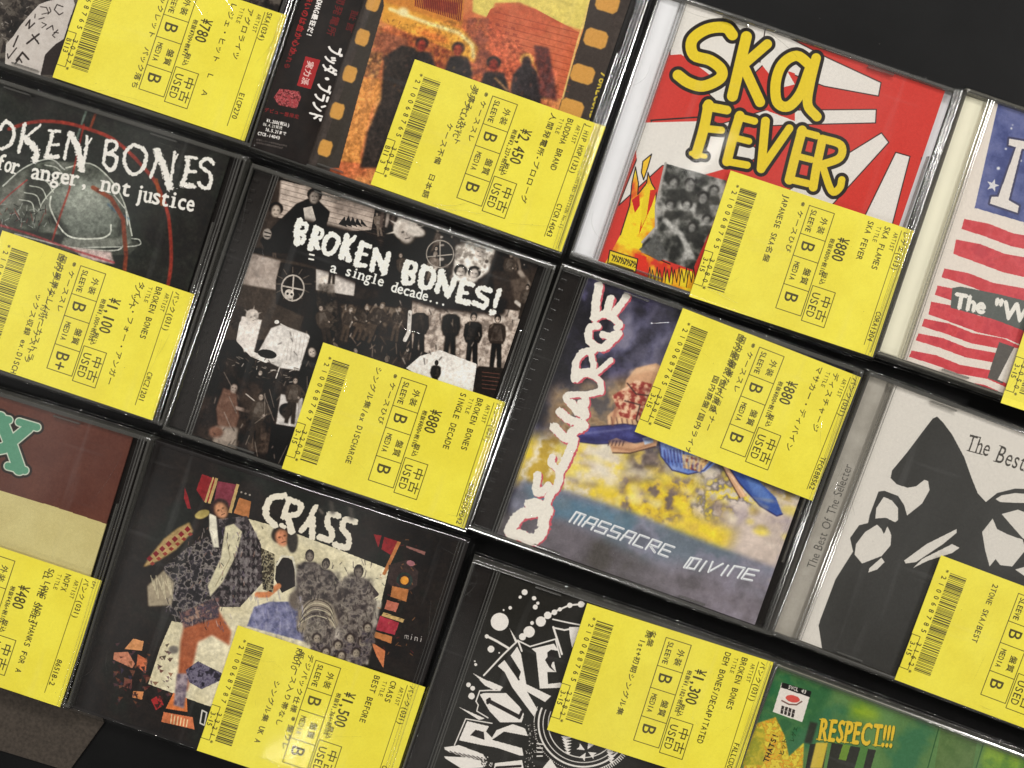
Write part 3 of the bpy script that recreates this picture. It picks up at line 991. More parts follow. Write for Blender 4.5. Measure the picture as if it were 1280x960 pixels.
# ---- comic cover: yellow outlined title over red rays and flames
def art_C():
    a = cover(C_, (222, 218, 212), res=7.0)
    a.v(700, 0, 2.1815)
    red, wh, bk, yl = (203, 62, 54), (224, 219, 213), (40, 34, 32), (226, 200, 48)
    a.P(full(a), red)
    rays = [[(330, 0), (560, 80), (600, 130), (440, 290), (300, 150), (300, 40)],
            [(560, 75), (610, 95), (730, 158), (875, 225), (868, 262), (720, 235), (600, 190), (545, 170)],
            [(400, 350), (560, 300), (650, 300), (862, 298), (860, 335), (640, 340)],
            [(250, 330), (400, 318), (560, 420), (470, 460), (380, 480), (280, 450), (160, 560)],
            [(420, 530), (740, 550), (620, 600)],
            [(620, 520), (876, 362), (896, 388), (740, 560)],
            [(915, 415), (954, 426), (904, 618), (830, 590)],
            [(985, 430), (1000, 430), (994, 520)]]
    for r in rays[:]:
        a.P(r, wh)
        a.L(r + [r[0]], 3, (60, 44, 42))
    a.P([(300, 150), (330, 148), (390, 190), (440, 230), (400, 262), (300, 330), (252, 330)], red)
    a.P([(252, 328), (390, 318), (400, 345), (250, 345)], red)
    a.L([(248, 328), (395, 318)], 4, bk)
    a.P([(200, 335), (392, 330), (370, 460), (300, 452), (210, 440)], wh)
    a.P([(380, 480), (520, 440), (560, 520), (430, 500)], red)
    a.P([(560, 175), (640, 200), (640, 330), (560, 300)], red)
    a.P([(545, 170), (600, 160), (640, 230), (600, 240)], wh)
    # flames
    fl = [(100, 760), (165, 640), (190, 560), (196, 500), (206, 455), (214, 500), (212, 530), (236, 500), (240, 470), (250, 500), (262, 520), (262, 640), (230, 690), (300, 720), (300, 740), (330, 730), (360, 740), (370, 850), (120, 780)]
    a.N(fl, [(236, 214, 52), (228, 150, 40), (205, 62, 44)], 60, contrast=1.5)
    a.L(fl[1:14], 3, bk)
    a.P([(222, 470), (226, 440), (250, 420), (240, 455), (228, 490)], (236, 190, 50))
    a.L([(222, 470), (226, 440), (250, 420), (240, 455), (228, 490), (222, 470)], 3, bk)
    a.P([(196, 545), (216, 530), (218, 560), (204, 580)], (196, 40, 40))
    a.P([(240, 520), (265, 515), (250, 560), (215, 640), (225, 580)], (205, 58, 36))
    a.P([(236, 500), (246, 520), (236, 590), (222, 620), (222, 560)], yl)
    for k in range(7):
        x = 235 + k * 20
        a.P([(x - 12, 790), (x - 3, 735), (x + 3, 770), (x + 10, 728), (x + 16, 800)], yl if k % 2 else (232, 170, 40))
        a.L([(x - 12, 790), (x - 3, 735), (x + 3, 770), (x + 10, 728), (x + 16, 800)], 2, bk)
    a.P([(205, 690), (236, 700), (236, 770), (200, 760)], (216, 60, 44))
    a.P([(110, 720), (250, 768), (370, 810), (370, 860), (100, 780)], (216, 70, 40))
    a.N([(240, 760), (370, 790), (370, 860), (240, 800)], [(236, 214, 52), (228, 140, 40)], 30)
    # grey cut-out photograph
    ph = [(288, 445), (455, 492), (440, 560), (362, 736), (220, 688), (225, 660), (262, 620), (262, 560)]
    a.N(ph, [(44, 44, 42), (84, 84, 80), (140, 138, 134), (180, 178, 174)], 26)
    a.L(ph[5:] + ph[:1], 7, (170, 165, 160))
    for (x, y, r) in ((310, 500, 15), (355, 505, 16), (390, 540, 15), (345, 560, 14), (400, 600, 13), (300, 560, 13), (360, 620, 12), (420, 520, 13)):
        head(a, x, y, r, (150, 148, 144), (44, 42, 40), 15)
        a.P([(x - r, y + r * 1.1), (x + r, y + r * 1.1), (x + r * 1.6, y + r * 3), (x - r * 1.6, y + r * 3)], (56, 55, 52), a=.8, soft=2)
    a.L([(285, 600), (330, 640), (360, 700)], 14, (176, 174, 170), soft=2)
    a.P([(215, 680), (262, 640), (300, 700), (270, 712)], (90, 90, 88), soft=1)
    a.M(ph, 8, .22, 1.5)
    # stamp-like black and yellow plate
    pl = [(136, 682), (212, 706), (206, 742), (130, 718)]
    a.P(pl, yl)
    a.L(pl + [pl[0]], 3, bk)
    for k in range(12):
        x = 142 + k * 5.6
        a.L([(x, 694 + k * 1.7), (x + 5, 700 + k * 1.7 + (k % 3) * 4), (x, 710 + k * 1.7)], 2.4, bk)
    a.L([(136, 716), (200, 737)], 2.5, bk)
    # title letters: dark outline below, yellow above
    T = [([(470, 95), (450, 75), (400, 80), (360, 110), (365, 150), (410, 165), (440, 190), (435, 215), (390, 235), (350, 225), (322, 205)], 30),
         ([(508, 100), (470, 262)], 30), ([(565, 120), (490, 185)], 26), ([(500, 180), (545, 278)], 28),
         ([(682, 178), (645, 152), (606, 175), (588, 225), (592, 278), (622, 290), (655, 255), (680, 190)], 28), ([(698, 158), (682, 225), (675, 285), (700, 318)], 26),
         ([(405, 285), (392, 350), (372, 420)], 28), ([(400, 290), (455, 300)], 24), ([(392, 350), (440, 355)], 20), ([(358, 418), (395, 426)], 14),
         ([(490, 315), (470, 380), (455, 440)], 26), ([(485, 318), (530, 330)], 20), ([(475, 375), (515, 385)], 18), ([(455, 440), (510, 450)], 20),
         ([(560, 330), (548, 460)], 24), ([(625, 350), (550, 458)], 22),
         ([(660, 355), (640, 430), (625, 490)], 26), ([(655, 358), (700, 370)], 20), ([(645, 425), (685, 435)], 18), ([(625, 488), (675, 500)], 20),
         ([(715, 380), (700, 450), (690, 510)], 24), ([(715, 378), (765, 395), (762, 430), (710, 450)], 22), ([(715, 450), (740, 520), (762, 512), (768, 490)], 20)]
    for off in (1,):
        for p, wd in T:
            a.L(p, wd + 19, bk, sm=True)
    for p, wd in T:
        a.L(p, wd, yl, sm=True)
    a.G(6)
    a.K(1.06, 14)
    return a


# ---- stars-and-stripes cover
def art_D():
    a = cover(D_, (222, 212, 202), x1=134, res=6)
    a.v(1060, 90, 2.3415)
    red, wh, bl = (200, 72, 80), (224, 214, 204), (84, 92, 140)
    a.P(full(a), wh)
    a.N([(440, 90), (900, 230), (840, 560), (370, 400)], [(70, 78, 128), (88, 96, 146), (104, 110, 156)], 40)
    for (x, y, r) in ((478, 165, 3), (462, 225, 3), (440, 282, 5), (500, 200, 3), (482, 155, 2), (506, 260, 3)):
        a.E(x, y, r, r, (222, 222, 226), soft=1)
    star = [(424 + (20 if i % 2 == 0 else 8) * math.sin(math.pi * i / 5 + .3), 332 - (20 if i % 2 == 0 else 8) * math.cos(math.pi * i / 5 + .3)) for i in range(10)]
    a.P(star, (212, 210, 214))
    lt = [[(472, 195), (530, 205), (528, 225), (508, 225), (470, 375), (500, 392), (496, 412), (415, 385), (420, 365), (440, 365), (492, 220), (470, 214)]]
    for q in lt:
        a.L(q + [q[0]], 12, (66, 66, 96))
        a.P(q, (222, 214, 208))
    a.P([(372, 398), (515, 440), (515, 470), (360, 425)], wh)
    # wavy stripes
    ys = [(430, 34), (490, 50), (575, 30), (625, 32), (672, 44), (722, 26), (765, 24), (815, 22), (858, 20)]
    for (y, h) in ys:
        x0 = 352 - (y - 430) * .40
        top = [(x0 - 12, y), (x0 + 60, y + 14), (x0 + 130, y + 42), (x0 + 220, y + 58), (x0 + 420, y + 150)]
        bot = [(x0 + 420, y + 150 + h * 1.2), (x0 + 210, y + 58 + h * 1.15), (x0 + 125, y + 46 + h), (x0 + 50, y + 18 + h), (x0 - 20, y + h * .85)]
        a.N(top + bot, [(190, 64, 74), (206, 78, 84), (196, 66, 72)], 30)
    # grey plate with the lettering
    a.P([(305, 632), (330, 628), (440, 650), (600, 690), (600, 790), (430, 725), (300, 690)], (92, 96, 92))
    for txt, x, y, h in (("The", 308, 690, 46), ('"WH', 425, 716, 54)):
        a.T(txt, (x, y), (1, .19), h, (230, 226, 218), mono=False, xs=.95, bold=3.2)
    a.P([(442, 790), (486, 805), (452, 912), (408, 895)], (92, 88, 84))
    a.P([(486, 806), (560, 826), (530, 940), (438, 900)], (222, 214, 206))
    a.G(8)
    a.K(1.06, 6)
    return a


# ---- storm sky with yellow clouds, a horned warrior figure, painted vertical title
def art_G():
    a = cover(G_, (60, 56, 64))
    a.v(580, 320, 2.0)
    a.N(full(a), [(44, 42, 50), (62, 60, 76), (84, 80, 106)], 60)
    # sky bands
    a.N([(250, 60), (560, 160), (460, 300), (160, 330)], [(40, 38, 44), (50, 48, 58), (104, 100, 134)], 50, soft=16)
    a.N([(380, 130), (560, 180), (500, 290), (360, 270)], [(56, 54, 66), (96, 94, 118), (128, 124, 144)], 60, soft=14)
    a.N([(220, 330), (430, 300), (480, 420), (200, 480)], [(120, 96, 74), (166, 140, 110), (96, 90, 90)], 44, soft=14)
    a.N([(150, 440), (1000, 640), (900, 900), (120, 560)], [(226, 200, 70), (214, 190, 110), (226, 214, 190), (190, 160, 70)], 46, soft=16, contrast=1.0)
    a.N([(280, 440), (430, 460), (420, 580), (250, 560)], [(230, 206, 90), (222, 208, 180), (228, 218, 200)], 40, soft=14)
    a.N([(400, 540), (600, 560), (660, 700), (380, 640)], [(232, 208, 60), (218, 184, 60), (120, 104, 98)], 20, soft=14, contrast=1.15)
    a.N([(420, 470), (490, 480), (500, 560), (400, 560)], [(96, 84, 82), (130, 116, 110), (200, 176, 110)], 20, soft=16)
    a.N([(600, 520), (760, 580), (840, 700), (560, 660)], [(210, 200, 180), (232, 206, 70), (120, 112, 116), (214, 200, 190)], 26, soft=16, contrast=1.15)
    a.N([(640, 640), (880, 600), (860, 900), (620, 760)], [(208, 192, 182), (196, 180, 170), (170, 156, 160)], 60, soft=14)
    a.N([(560, 640), (680, 690), (650, 740), (500, 680)], [(232, 208, 66), (220, 190, 80)], 20, soft=14)
    for k in range(90):
        t_ = random.random()
        x, y = 240 + 560 * t_ + random.uniform(-40, 40), 470 + 150 * t_ + random.uniform(-50, 90)
        a.E(x, y, random.uniform(8, 26), random.uniform(5, 13), random.choice([(234, 212, 66), (226, 196, 70), (230, 218, 190), (222, 210, 200), (128, 110, 104), (150, 128, 110)]), random.uniform(0, 40), a=.5, soft=5)
    for k in range(50):
        x, y = random.uniform(330, 620), random.uniform(120, 330)
        a.E(x, y, random.uniform(10, 34), random.uniform(5, 12), random.choice([(112, 108, 136), (60, 58, 68), (46, 44, 50), (132, 128, 150)]), random.uniform(-70, -40), a=.35, soft=7)
    # slope and dark foot
    a.N([(150, 560), (270, 590), (420, 640), (620, 720), (830, 800), (860, 960), (100, 720), (120, 600)], [(108, 118, 130), (134, 134, 150), (104, 106, 118)], 70, soft=6)
    a.N([(150, 570), (250, 600), (430, 650), (420, 690), (180, 650)], [(90, 126, 148), (104, 124, 136)], 40, soft=8, a=.8)
    a.N([(100, 640), (250, 660), (480, 770), (800, 880), (800, 990), (60, 760)], [(88, 84, 82), (98, 93, 96), (114, 108, 114)], 90, soft=12)
    a.N([(480, 760), (860, 800), (840, 990), (560, 880)], [(146, 138, 150), (128, 120, 128), (100, 94, 98)], 70, soft=20, a=.8)
    # figure (generic): pale skull-like helmet, blue cape wing, blue boots
    bl, tan, dk = (84, 92, 158), (208, 164, 130), (70, 48, 46)
    a.P([(405, 310), (430, 280), (480, 268), (520, 290), (500, 400), (450, 430), (360, 425), (358, 400), (400, 360)], tan, soft=1)
    a.N([(370, 350), (430, 310), (470, 320), (460, 420), (390, 400)], [(150, 66, 60), (206, 150, 120), (226, 190, 160)], 9, contrast=1.5)
    a.L([(408, 318), (430, 345), (470, 350)], 3, dk)
    a.L([(402, 362), (440, 372), (430, 410), (445, 430)], 3, dk)
    for k in range(6):
        a.L([(362 + k * 13, 402 + k * 2), (366 + k * 13, 426 + k * 2)], 6, (226, 190, 150))
        a.L([(368 + k * 13, 402 + k * 2), (372 + k * 13, 426 + k * 2)], 1.5, dk)
    wing = [(270, 448), (310, 428), (400, 420), (480, 430), (500, 450), (430, 466), (330, 470), (290, 465)]
    a.N(wing, [(64, 62, 112), (84, 86, 146)], 30)
    a.L(wing + [wing[0]], 2.5, (52, 48, 80))
    a.L([(300, 444), (420, 430)], 4, (130, 132, 180), soft=2, a=.7)
    a.P([(360, 462), (380, 455), (430, 470), (490, 450), (480, 476), (410, 492), (370, 490)], tan)
    for k in range(5):
        a.L([(364 + k * 9, 462), (360 + k * 9, 474)], 2, dk)
    a.L([(372, 492), (415, 493), (478, 476)], 2.5, dk)
    a.P([(445, 455), (470, 450), (474, 466), (452, 472)], (190, 206, 226))
    body = [(488, 460), (560, 480), (640, 510), (600, 540), (560, 545), (520, 535), (492, 500)]
    a.N(body, [(100, 128, 196), (140, 160, 214)], 20)
    a.L([(488, 460), (492, 500), (520, 535), (560, 546), (600, 536), (625, 510)], 3, (52, 52, 96))
    for k in range(7):
        a.L([(500 + k * 8, 485), (504 + k * 8, 515)], 4, (62, 66, 130))
    a.N([(545, 495), (620, 505), (590, 540), (548, 530)], [(214, 170, 120), (226, 196, 130), (130, 60, 56)], 9)
    a.P([(640, 515), (660, 520), (700, 590), (708, 600), (690, 605), (665, 560)], tan)
    a.L([(640, 515), (665, 562), (690, 606)], 2.5, dk)
    a.P([(660, 525), (730, 555), (780, 605), (796, 645), (780, 648), (740, 625), (690, 570)], (70, 92, 158))
    a.P([(700, 548), (740, 570), (775, 610), (760, 620), (720, 590)], (92, 120, 178), soft=3)
    a.L([(660, 525), (690, 570), (740, 625), (782, 650), (796, 645)], 3, (44, 44, 90))
    for k in range(9):
        a.L([(500 + k * 11, 470 + k * 3), (496 + k * 11, 500 + k * 4)], 5, (158, 176, 222), a=.5, soft=2)
        a.L([(505 + k * 11, 500 + k * 3), (512 + k * 10, 520 + k * 3)], 3, (50, 54, 110), a=.6, soft=1)
    a.L([(420, 292), (470, 280), (505, 300)], 12, (232, 196, 160), a=.7, soft=4, sm=True)
    a.L([(440, 330), (480, 340), (490, 370)], 8, (120, 44, 44), a=.7, soft=2)
    a.L([(380, 380), (372, 420)], 9, (150, 96, 76), a=.6, soft=2)
    a.L([(284, 456), (380, 462), (470, 458)], 9, (44, 42, 84), a=.7, soft=4)
    a.L([(650, 522), (685, 575), (700, 598)], 5, (236, 200, 166), a=.8, soft=1)
    a.L([(372, 478), (420, 486), (470, 470)], 6, (150, 104, 78), a=.6, soft=2)
    for k in range(16):
        x = random.uniform(690, 870)
        y = 600 + random.uniform(0, 240)
        a.L([(x, y), (x + random.uniform(30, 70), y + random.uniform(4, 20))], 4, random.choice([(224, 206, 150), (150, 136, 140), (214, 206, 196)]), a=.35, soft=3)
    a.M(full(a), 16, .08, 1.0)
    # title, painted letters running up
    Wt, pk = (228, 222, 212), (196, 92, 104)
    tv = [
        (620, 330, [([(685, 145), (668, 250), (655, 360)], 40), ([(765, 230), (735, 330)], 36), ([(872, 215), (800, 310), (760, 350)], 34), ([(655, 355), (740, 335), (820, 400), (808, 425)], 34),
                    ([(660, 410), (622, 430), (618, 500), (650, 540)], 36), ([(660, 405), (680, 415)], 30), ([(650, 540), (710, 560), (760, 520), (815, 465)], 38), ([(710, 470), (760, 480), (790, 470)], 34),
                    ([(650, 575), (580, 590), (535, 650), (520, 765)], 34), ([(632, 590), (645, 700), (550, 720)], 30), ([(540, 770), (600, 730), (690, 780), (700, 850)], 30), ([(665, 730), (765, 640)], 26),
                    ([(690, 850), (600, 870), (530, 870), (465, 890), (540, 990)], 30), ([(590, 880), (600, 920), (560, 990)], 34)]),
        (610, 500, [([(620, 20), (650, 90), (640, 110)], 30), ([(560, 20), (610, 90)], 30),
                    ([(480, 80), (540, 130), (640, 170), (560, 215), (555, 260)], 34), ([(440, 180), (510, 250), (570, 265), (540, 350), (510, 420), (480, 470)], 36),
                    ([(430, 380), (420, 420), (470, 465)], 26), ([(480, 470), (465, 560), (410, 640), (395, 680)], 30), ([(330, 500), (320, 600), (350, 620), (400, 570)], 30),
                    ([(275, 695), (330, 690), (400, 730), (390, 760)], 40),
                    ([(340, 740), (230, 760), (165, 830), (150, 885), (210, 900), (300, 930), (360, 870), (370, 780), (340, 740)], 44)]),
    ]
    for ox, oy, ls in tv:
        a.v(ox, oy, 5.333)
        for p, wd in ls:
            a.L([(x + 9, y + 8) for x, y in p], wd * (1.5 if oy == 330 else 1.85), pk, rough=.28, rcell=14, sm=True)
    for ox, oy, ls in tv:
        a.v(ox, oy, 5.333)
        for p, wd in ls:
            a.L(p, wd * (1.42 if oy == 330 else 1.75), Wt, rough=.28, rcell=14, sm=True)
    # chrome subtitle
    a.v(580, 320, 2.0)
    SEG = {'M': [[(0, 0), (0, 1), (1, 1), (1, 0)], [(.5, 1), (.5, 0)]], 'A': [[(0, 0), (.15, 1), (1, 1), (1, 0)], [(0, .45), (1, .45)]], 'S': [[(1, 1), (0, 1), (0, .5), (1, .5), (1, 0), (0, 0)]],
           'C': [[(1, 1), (0, 1), (0, 0), (1, 0)]], 'R': [[(0, 0), (0, 1), (1, 1), (1, .5), (0, .5), (1, 0)]], 'E': [[(1, 1), (0, 1), (0, 0), (1, 0)], [(0, .5), (.9, .5)]],
           'D': [[(0, 0), (0, 1), (1, 1), (1, 0), (0, 0)], [(.3, 0), (.3, 1)]], 'I': [[(.5, 0), (.5, 1)]], 'V': [[(0, 1), (.25, 0), (1, 1)]], 'N': [[(0, 0), (0, 1), (1, 1), (1, 0)]]}
    for txt, px, py, ex, ey, cw in (("MASSACRE", 264, 664, 486, 744, 24), ("DIVINE", 550, 778, 694, 806, 26)):
        wts = [0.0]
        for c_ in txt[:-1]:
            wts.append(wts[-1] + (.55 if c_ == 'I' else 1.0))
        dx, dy = (ex - px) / wts[-1], (ey - py) / wts[-1]
        ll = math.hypot(dx, dy)
        for n_, ch in enumerate(txt):
            x, y = px + dx * wts[n_], py + dy * wts[n_]
            for st in SEG[ch]:
                q = [(x + (cw if ch != 'I' else cw * .3) * u_ * dx / ll + 17 * v_, y + cw * u_ * dy / ll - 24 * v_) for u_, v_ in st]
                a.L(q, 5.6, (226, 228, 230))
                a.L([(X + 1.2, Y + 1.6) for X, Y in q], 1.1, (130, 132, 146), a=.8)
    a.G(10)
    a.K(1.1, 10)
    return a


# ---- white cover with a flat black silhouette
def art_H():
    a = cover(H_, (216, 210, 202), res=6)
    bk, wh = (62, 61, 59), (216, 210, 202)
    a.v(1040, 500, 5.333)
    a.P([(700, 110), (740, 150), (800, 230), (880, 380), (930, 520), (970, 620), (1025, 680), (1100, 620), (1220, 590), (1500, 600), (1700, 1000), (1600, 1700), (300, 1900), (-60, 1700), (-90, 1500), (20, 1200), (140, 1010), (120, 920), (180, 835), (240, 820), (250, 770), (310, 610), (350, 605), (440, 640), (480, 700), (500, 770), (600, 690), (650, 600), (640, 540), (615, 532), (560, 575), (500, 585), (430, 560), (390, 520), (400, 470), (500, 350), (620, 190), (670, 125)], bk)
    a.P([(345, 645), (400, 670), (440, 720), (440, 800), (420, 815), (360, 785), (288, 790), (295, 720)], wh)
    a.P([(160, 960), (220, 880), (300, 830), (330, 860), (345, 895), (370, 840), (395, 900), (390, 970), (330, 1040), (200, 1090), (150, 1030)], wh)
    a.P([(1090, 660), (1130, 635), (1220, 620), (1500, 640), (1500, 690), (1220, 685), (1120, 680)], wh)
    a.P([(1070, 790), (1100, 860), (1180, 900), (1270, 930), (1290, 1000), (1200, 1110), (1120, 1100), (1090, 1060), (1050, 1110), (1020, 1000), (1000, 880)], wh)
    a.P([(1130, 760), (1240, 730), (1400, 800), (1400, 1000), (1270, 920), (1190, 830)], wh)
    a.P([(630, 960), (830, 860), (830, 885), (740, 960), (560, 1080), (490, 1090), (480, 1070)], wh)
    a.P([(600, 1060), (800, 960), (850, 985), (800, 1020), (640, 1070), (540, 1120)], wh)
    a.P([(250, 1120), (330, 1050), (350, 1080), (300, 1130), (240, 1150)], wh)
    a.P([(1220, 1130), (1500, 1050), (1500, 1200), (1350, 1220)], wh)
    a.T("The", (885, 335), (1, .27), 118, (72, 68, 64), mono=False, xs=.60, slant=.06, serif=6)
    a.T("Best Of The Selecter", (1085, 412), (1, .33), 122, (72, 68, 64), mono=False, xs=.62, slant=.06, serif=6)
    a.G(5)
    a.K(1.04, 12)
    return a


# ---- maroon over cream, with a jade letter
def art_I():
    a = cover(I_, (96, 55, 44), x0=4, x1=133.6)
    a.v(0, 480, 2.0)
    a.N(full(a), [(90, 50, 40), (100, 58, 46)], 60)
    a.P([(-400, 200), (0, 266), (140, 308), (290, 358), (220, 560), (-400, 400)], (206, 193, 132))
    a.N([(-400, 200), (0, 266), (290, 358), (220, 560), (-400, 400)], [(200, 186, 126), (212, 200, 140)], 60, a=.6)
    X = [([(-40, 170), (10, 160), (70, 110)], 26), ([(0, 85), (30, 160), (48, 212)], 30), ([(-10, 84), (22, 90)], 18), ([(48, 95), (92, 108)], 18), ([(20, 205), (62, 216)], 18)]
    for p, wd in X:
        a.L(p, wd + 18, (40, 30, 26))
    for p, wd in X:
        a.L(p, wd + 6, (206, 214, 196))
    for p, wd in X:
        a.L(p, wd, (92, 150, 122))
    a.G(8)
    a.K(1.0, 6)
    return a


# ---- dark collage print with brush lettering (cardboard sleeve, z of the board face)
def art_J():
    a = Art(J_, 2.5, 2.0, 144.5, 124, 6.35, 6.0, (40, 35, 33))
    a.v(90, 540, 2.286)
    a.N(full(a), [(36, 31, 29), (44, 38, 35), (38, 40, 36)], 120)
    cream = (206, 196, 164)
    pale = [(505, 248), (600, 275), (760, 335), (905, 392), (885, 480), (840, 660), (600, 760), (420, 790), (380, 780), (218, 720), (250, 620), (285, 540), (400, 560)]
    a.N(pale, [(196, 186, 154), (212, 203, 174)], 80)
    # stained-glass like blocks, top left and right and foot
    rd, og, cr = (132, 44, 48), (170, 110, 70), (180, 152, 100)
    for q, c in (([(372, 120), (412, 135), (395, 200), (378, 200), (355, 165)], rd), ([(416, 140), (470, 150), (455, 210), (440, 222), (405, 205)], (120, 60, 70)),
                 ([(410, 130), (418, 133), (396, 205), (388, 203)], cr), ([(402, 128), (406, 130), (384, 203), (378, 200)], cr), ([(470, 148), (478, 150), (456, 232), (446, 230)], cr),
                 ([(478, 188), (512, 198), (505, 245), (462, 232)], og), ([(322, 158), (332, 185), (340, 220), (330, 218), (320, 190)], rd)):
        a.P(q, c, soft=.5)
    for k in range(3):
        a.E(484 + k * 12, 172 + k * 4, 3, 3, (150, 140, 130))
    a.P([(203, 386), (222, 356), (262, 306), (300, 276), (335, 258), (346, 284), (298, 336), (248, 368), (212, 384)], (166, 138, 92), soft=2)
    for k in range(7):
        x, y = 222 + k * 18, 362 - k * 14
        a.P([(x, y - 9), (x + 9, y), (x, y + 9), (x - 9, y)], (120, 36, 44))
        a.P([(x + 8, y + 8), (x + 16, y + 14), (x + 8, y + 20), (x, y + 14)], (130, 60, 50))
    for q, c in (([(862, 292), (885, 296), (875, 330)], rd), ([(892, 300), (930, 312), (912, 352), (884, 335)], rd), ([(930, 312), (940, 315), (895, 410), (886, 406)], og),
                 ([(905, 380), (960, 365), (990, 400), (985, 440), (940, 470), (902, 430)], (62, 52, 50)),
                 ([(915, 440), (962, 450), (955, 485), (910, 470)], og), ([(900, 480), (935, 490), (925, 515), (892, 505)], (176, 104, 86)), ([(890, 515), (950, 535), (945, 545), (884, 525)], cr),
                 ([(880, 525), (935, 545), (922, 580), (868, 565)], (150, 56, 66)), ([(868, 570), (915, 585), (912, 605), (860, 585)], og), ([(855, 600), (895, 625), (890, 675), (870, 640)], (190, 116, 78)),
                 ([(955, 325), (1010, 342), (1008, 352), (955, 330)], (130, 90, 84))):
        a.P(q, c, soft=.6)
    a.L([(950 + 20 * math.cos(t), 424 + 20 * math.sin(t)) for t in [i * .5 for i in range(14)]], 6, (50, 60, 56))
    a.E(950, 424, 12, 12, (202, 138, 62))
    a.E(968, 375, 12, 8, (150, 100, 104), 15)
    for q, c in (([(150, 620), (175, 590), (205, 598), (200, 625)], (200, 140, 92)), ([(120, 630), (160, 628), (180, 662), (172, 675), (118, 650)], (176, 116, 90)), ([(184, 668), (188, 635), (215, 650), (210, 690)], (186, 104, 74)),
                 ([(150, 708), (172, 706), (170, 735), (146, 728)], (110, 70, 62)), ([(175, 740), (205, 742), (200, 765), (172, 758)], (196, 130, 84)), ([(268, 790), (290, 745), (328, 760), (330, 800)], (204, 116, 70)),
                 ([(262, 800), (345, 815), (350, 850), (255, 828)], (190, 110, 76)), ([(225, 765), (250, 750), (262, 780), (240, 795)], (150, 50, 50))):
        a.P(q, c, soft=.6)
    for k in range(6):
        a.L([(285 + k * 9, 808 + k * 3), (282 + k * 9, 832 + k * 2)], 3, (222, 196, 150))
    for k in range(26):
        x, y = random.uniform(115, 260), random.uniform(670, 760)
        a.P([(x, y), (x + random.uniform(8, 20), y + random.uniform(-4, 10)), (x + random.uniform(0, 12), y + random.uniform(8, 20))], random.choice([(84, 44, 42), (60, 54, 70), (40, 34, 34), (110, 74, 60)]), a=.8)
    # tall foreground figure in patterned waistcoat
    a.N([(262, 385), (330, 330), (420, 280), (470, 330), (440, 470), (320, 540), (280, 520)], [(46, 43, 46), (84, 78, 82), (132, 124, 116), (40, 36, 38)], 14, contrast=1.6, soft=1)
    a.P([(215, 440), (262, 395), (292, 430), (285, 495), (218, 498)], (150, 138, 116), soft=2)
    for k in range(12):
        a.L([(225 + k * 5, 410 + (k % 3) * 8), (232 + k * 5, 440 + (k % 4) * 12)], 2, (200, 190, 160), a=.8)
    a.N([(400, 250), (500, 240), (540, 320), (545, 430), (480, 500), (390, 500), (430, 380)], [(38, 34, 36), (74, 66, 68), (46, 41, 42), (104, 96, 96)], 12, contrast=1.5)
    for k in range(8):
        for j in range(6):
            a.P([(455 + j * 14, 280 + k * 26), (460 + j * 14, 292 + k * 26), (455 + j * 14, 304 + k * 26), (450 + j * 14, 292 + k * 26)], (140, 134, 130), a=.5)
    a.P([(438, 270), (462, 262), (486, 285), (470, 350), (430, 430), (395, 470), (388, 440), (425, 360)], (196, 188, 158), soft=1)
    a.L([(440, 300), (452, 360), (410, 440)], 3, (140, 130, 104), a=.7)
    a.P([(392, 232), (412, 240), (420, 330), (405, 330), (392, 280)], (216, 210, 190), soft=1)
    head(a, 425, 222, 25, (196, 140, 104), (60, 46, 44), -25)
    a.E(372, 235, 22, 12, (168, 150, 90), -20, soft=1)
    a.P([(325, 530), (400, 480), (455, 570), (450, 610), (400, 580), (360, 600), (330, 740), (300, 735), (310, 600)], (156, 88, 62), soft=3)
    a.N([(305, 520), (420, 470), (420, 530), (320, 560)], [(120, 90, 86), (60, 56, 66), (150, 120, 104)], 14, soft=2)
    a.N([(300, 690), (335, 690), (320, 790), (290, 780)], [(96, 84, 96), (150, 136, 140)], 12, soft=2)
    a.N([(325, 680), (360, 655), (430, 690), (435, 705), (370, 735), (335, 715)], [(70, 64, 80), (110, 104, 120), (44, 40, 50)], 12)
    a.E(290, 622, 14, 12, (110, 104, 96), soft=2)
    # girl in lilac skirt
    a.N([(565, 485), (640, 485), (668, 600), (500, 555), (520, 500)], [(86, 88, 118), (112, 112, 142), (132, 132, 158)], 16, soft=1)
    head(a, 600, 300, 26, (196, 130, 96), (56, 50, 46), -18)
    a.E(630, 312, 16, 34, (58, 54, 50), 0, soft=2)
    a.P([(585, 370), (610, 355), (635, 370), (638, 440), (600, 460), (580, 420)], (40, 34, 33))
    a.L([(585, 380), (600, 355), (630, 358), (641, 400), (640, 470)], 6, (206, 200, 180))
    a.L([(590, 440), (560, 465), (530, 465)], 16, (196, 126, 84), soft=1)
    a.N([(540, 330), (580, 350), (575, 460), (545, 450)], [(60, 54, 44), (170, 160, 130), (40, 36, 34)], 8, contrast=1.5)
    # dark onlookers on the pale wall
    for (x, y, h, l) in ((680, 335, 210, 2), (728, 360, 190, 8), (820, 378, 230, 3)):
        person(a, x, y, h, l, (66, 60, 60), (120, 110, 100), (54, 48, 46), (60, 54, 56), 1)
        a.N([(x - 40, y + 40), (x + 40, y + 40), (x + 46, y + 120), (x - 46, y + 120)], [(46, 42, 42), (96, 88, 84), (130, 122, 112)], 10, a=.55, soft=4)
    a.L([(650, 480), (700, 470), (745, 480), (750, 600), (745, 640)], 62, (96, 86, 78), soft=3)
    for k in range(5):
        a.L([(640, 500 + k * 10), (690, 470 + k * 10), (740, 490 + k * 10)], 3, (176, 166, 140) if k % 2 else (66, 58, 54), a=.7, soft=1)
    a.N([(750, 560), (840, 540), (860, 480), (885, 490), (845, 665), (740, 640)], [(72, 66, 66), (120, 110, 104), (180, 170, 156)], 16, soft=2)
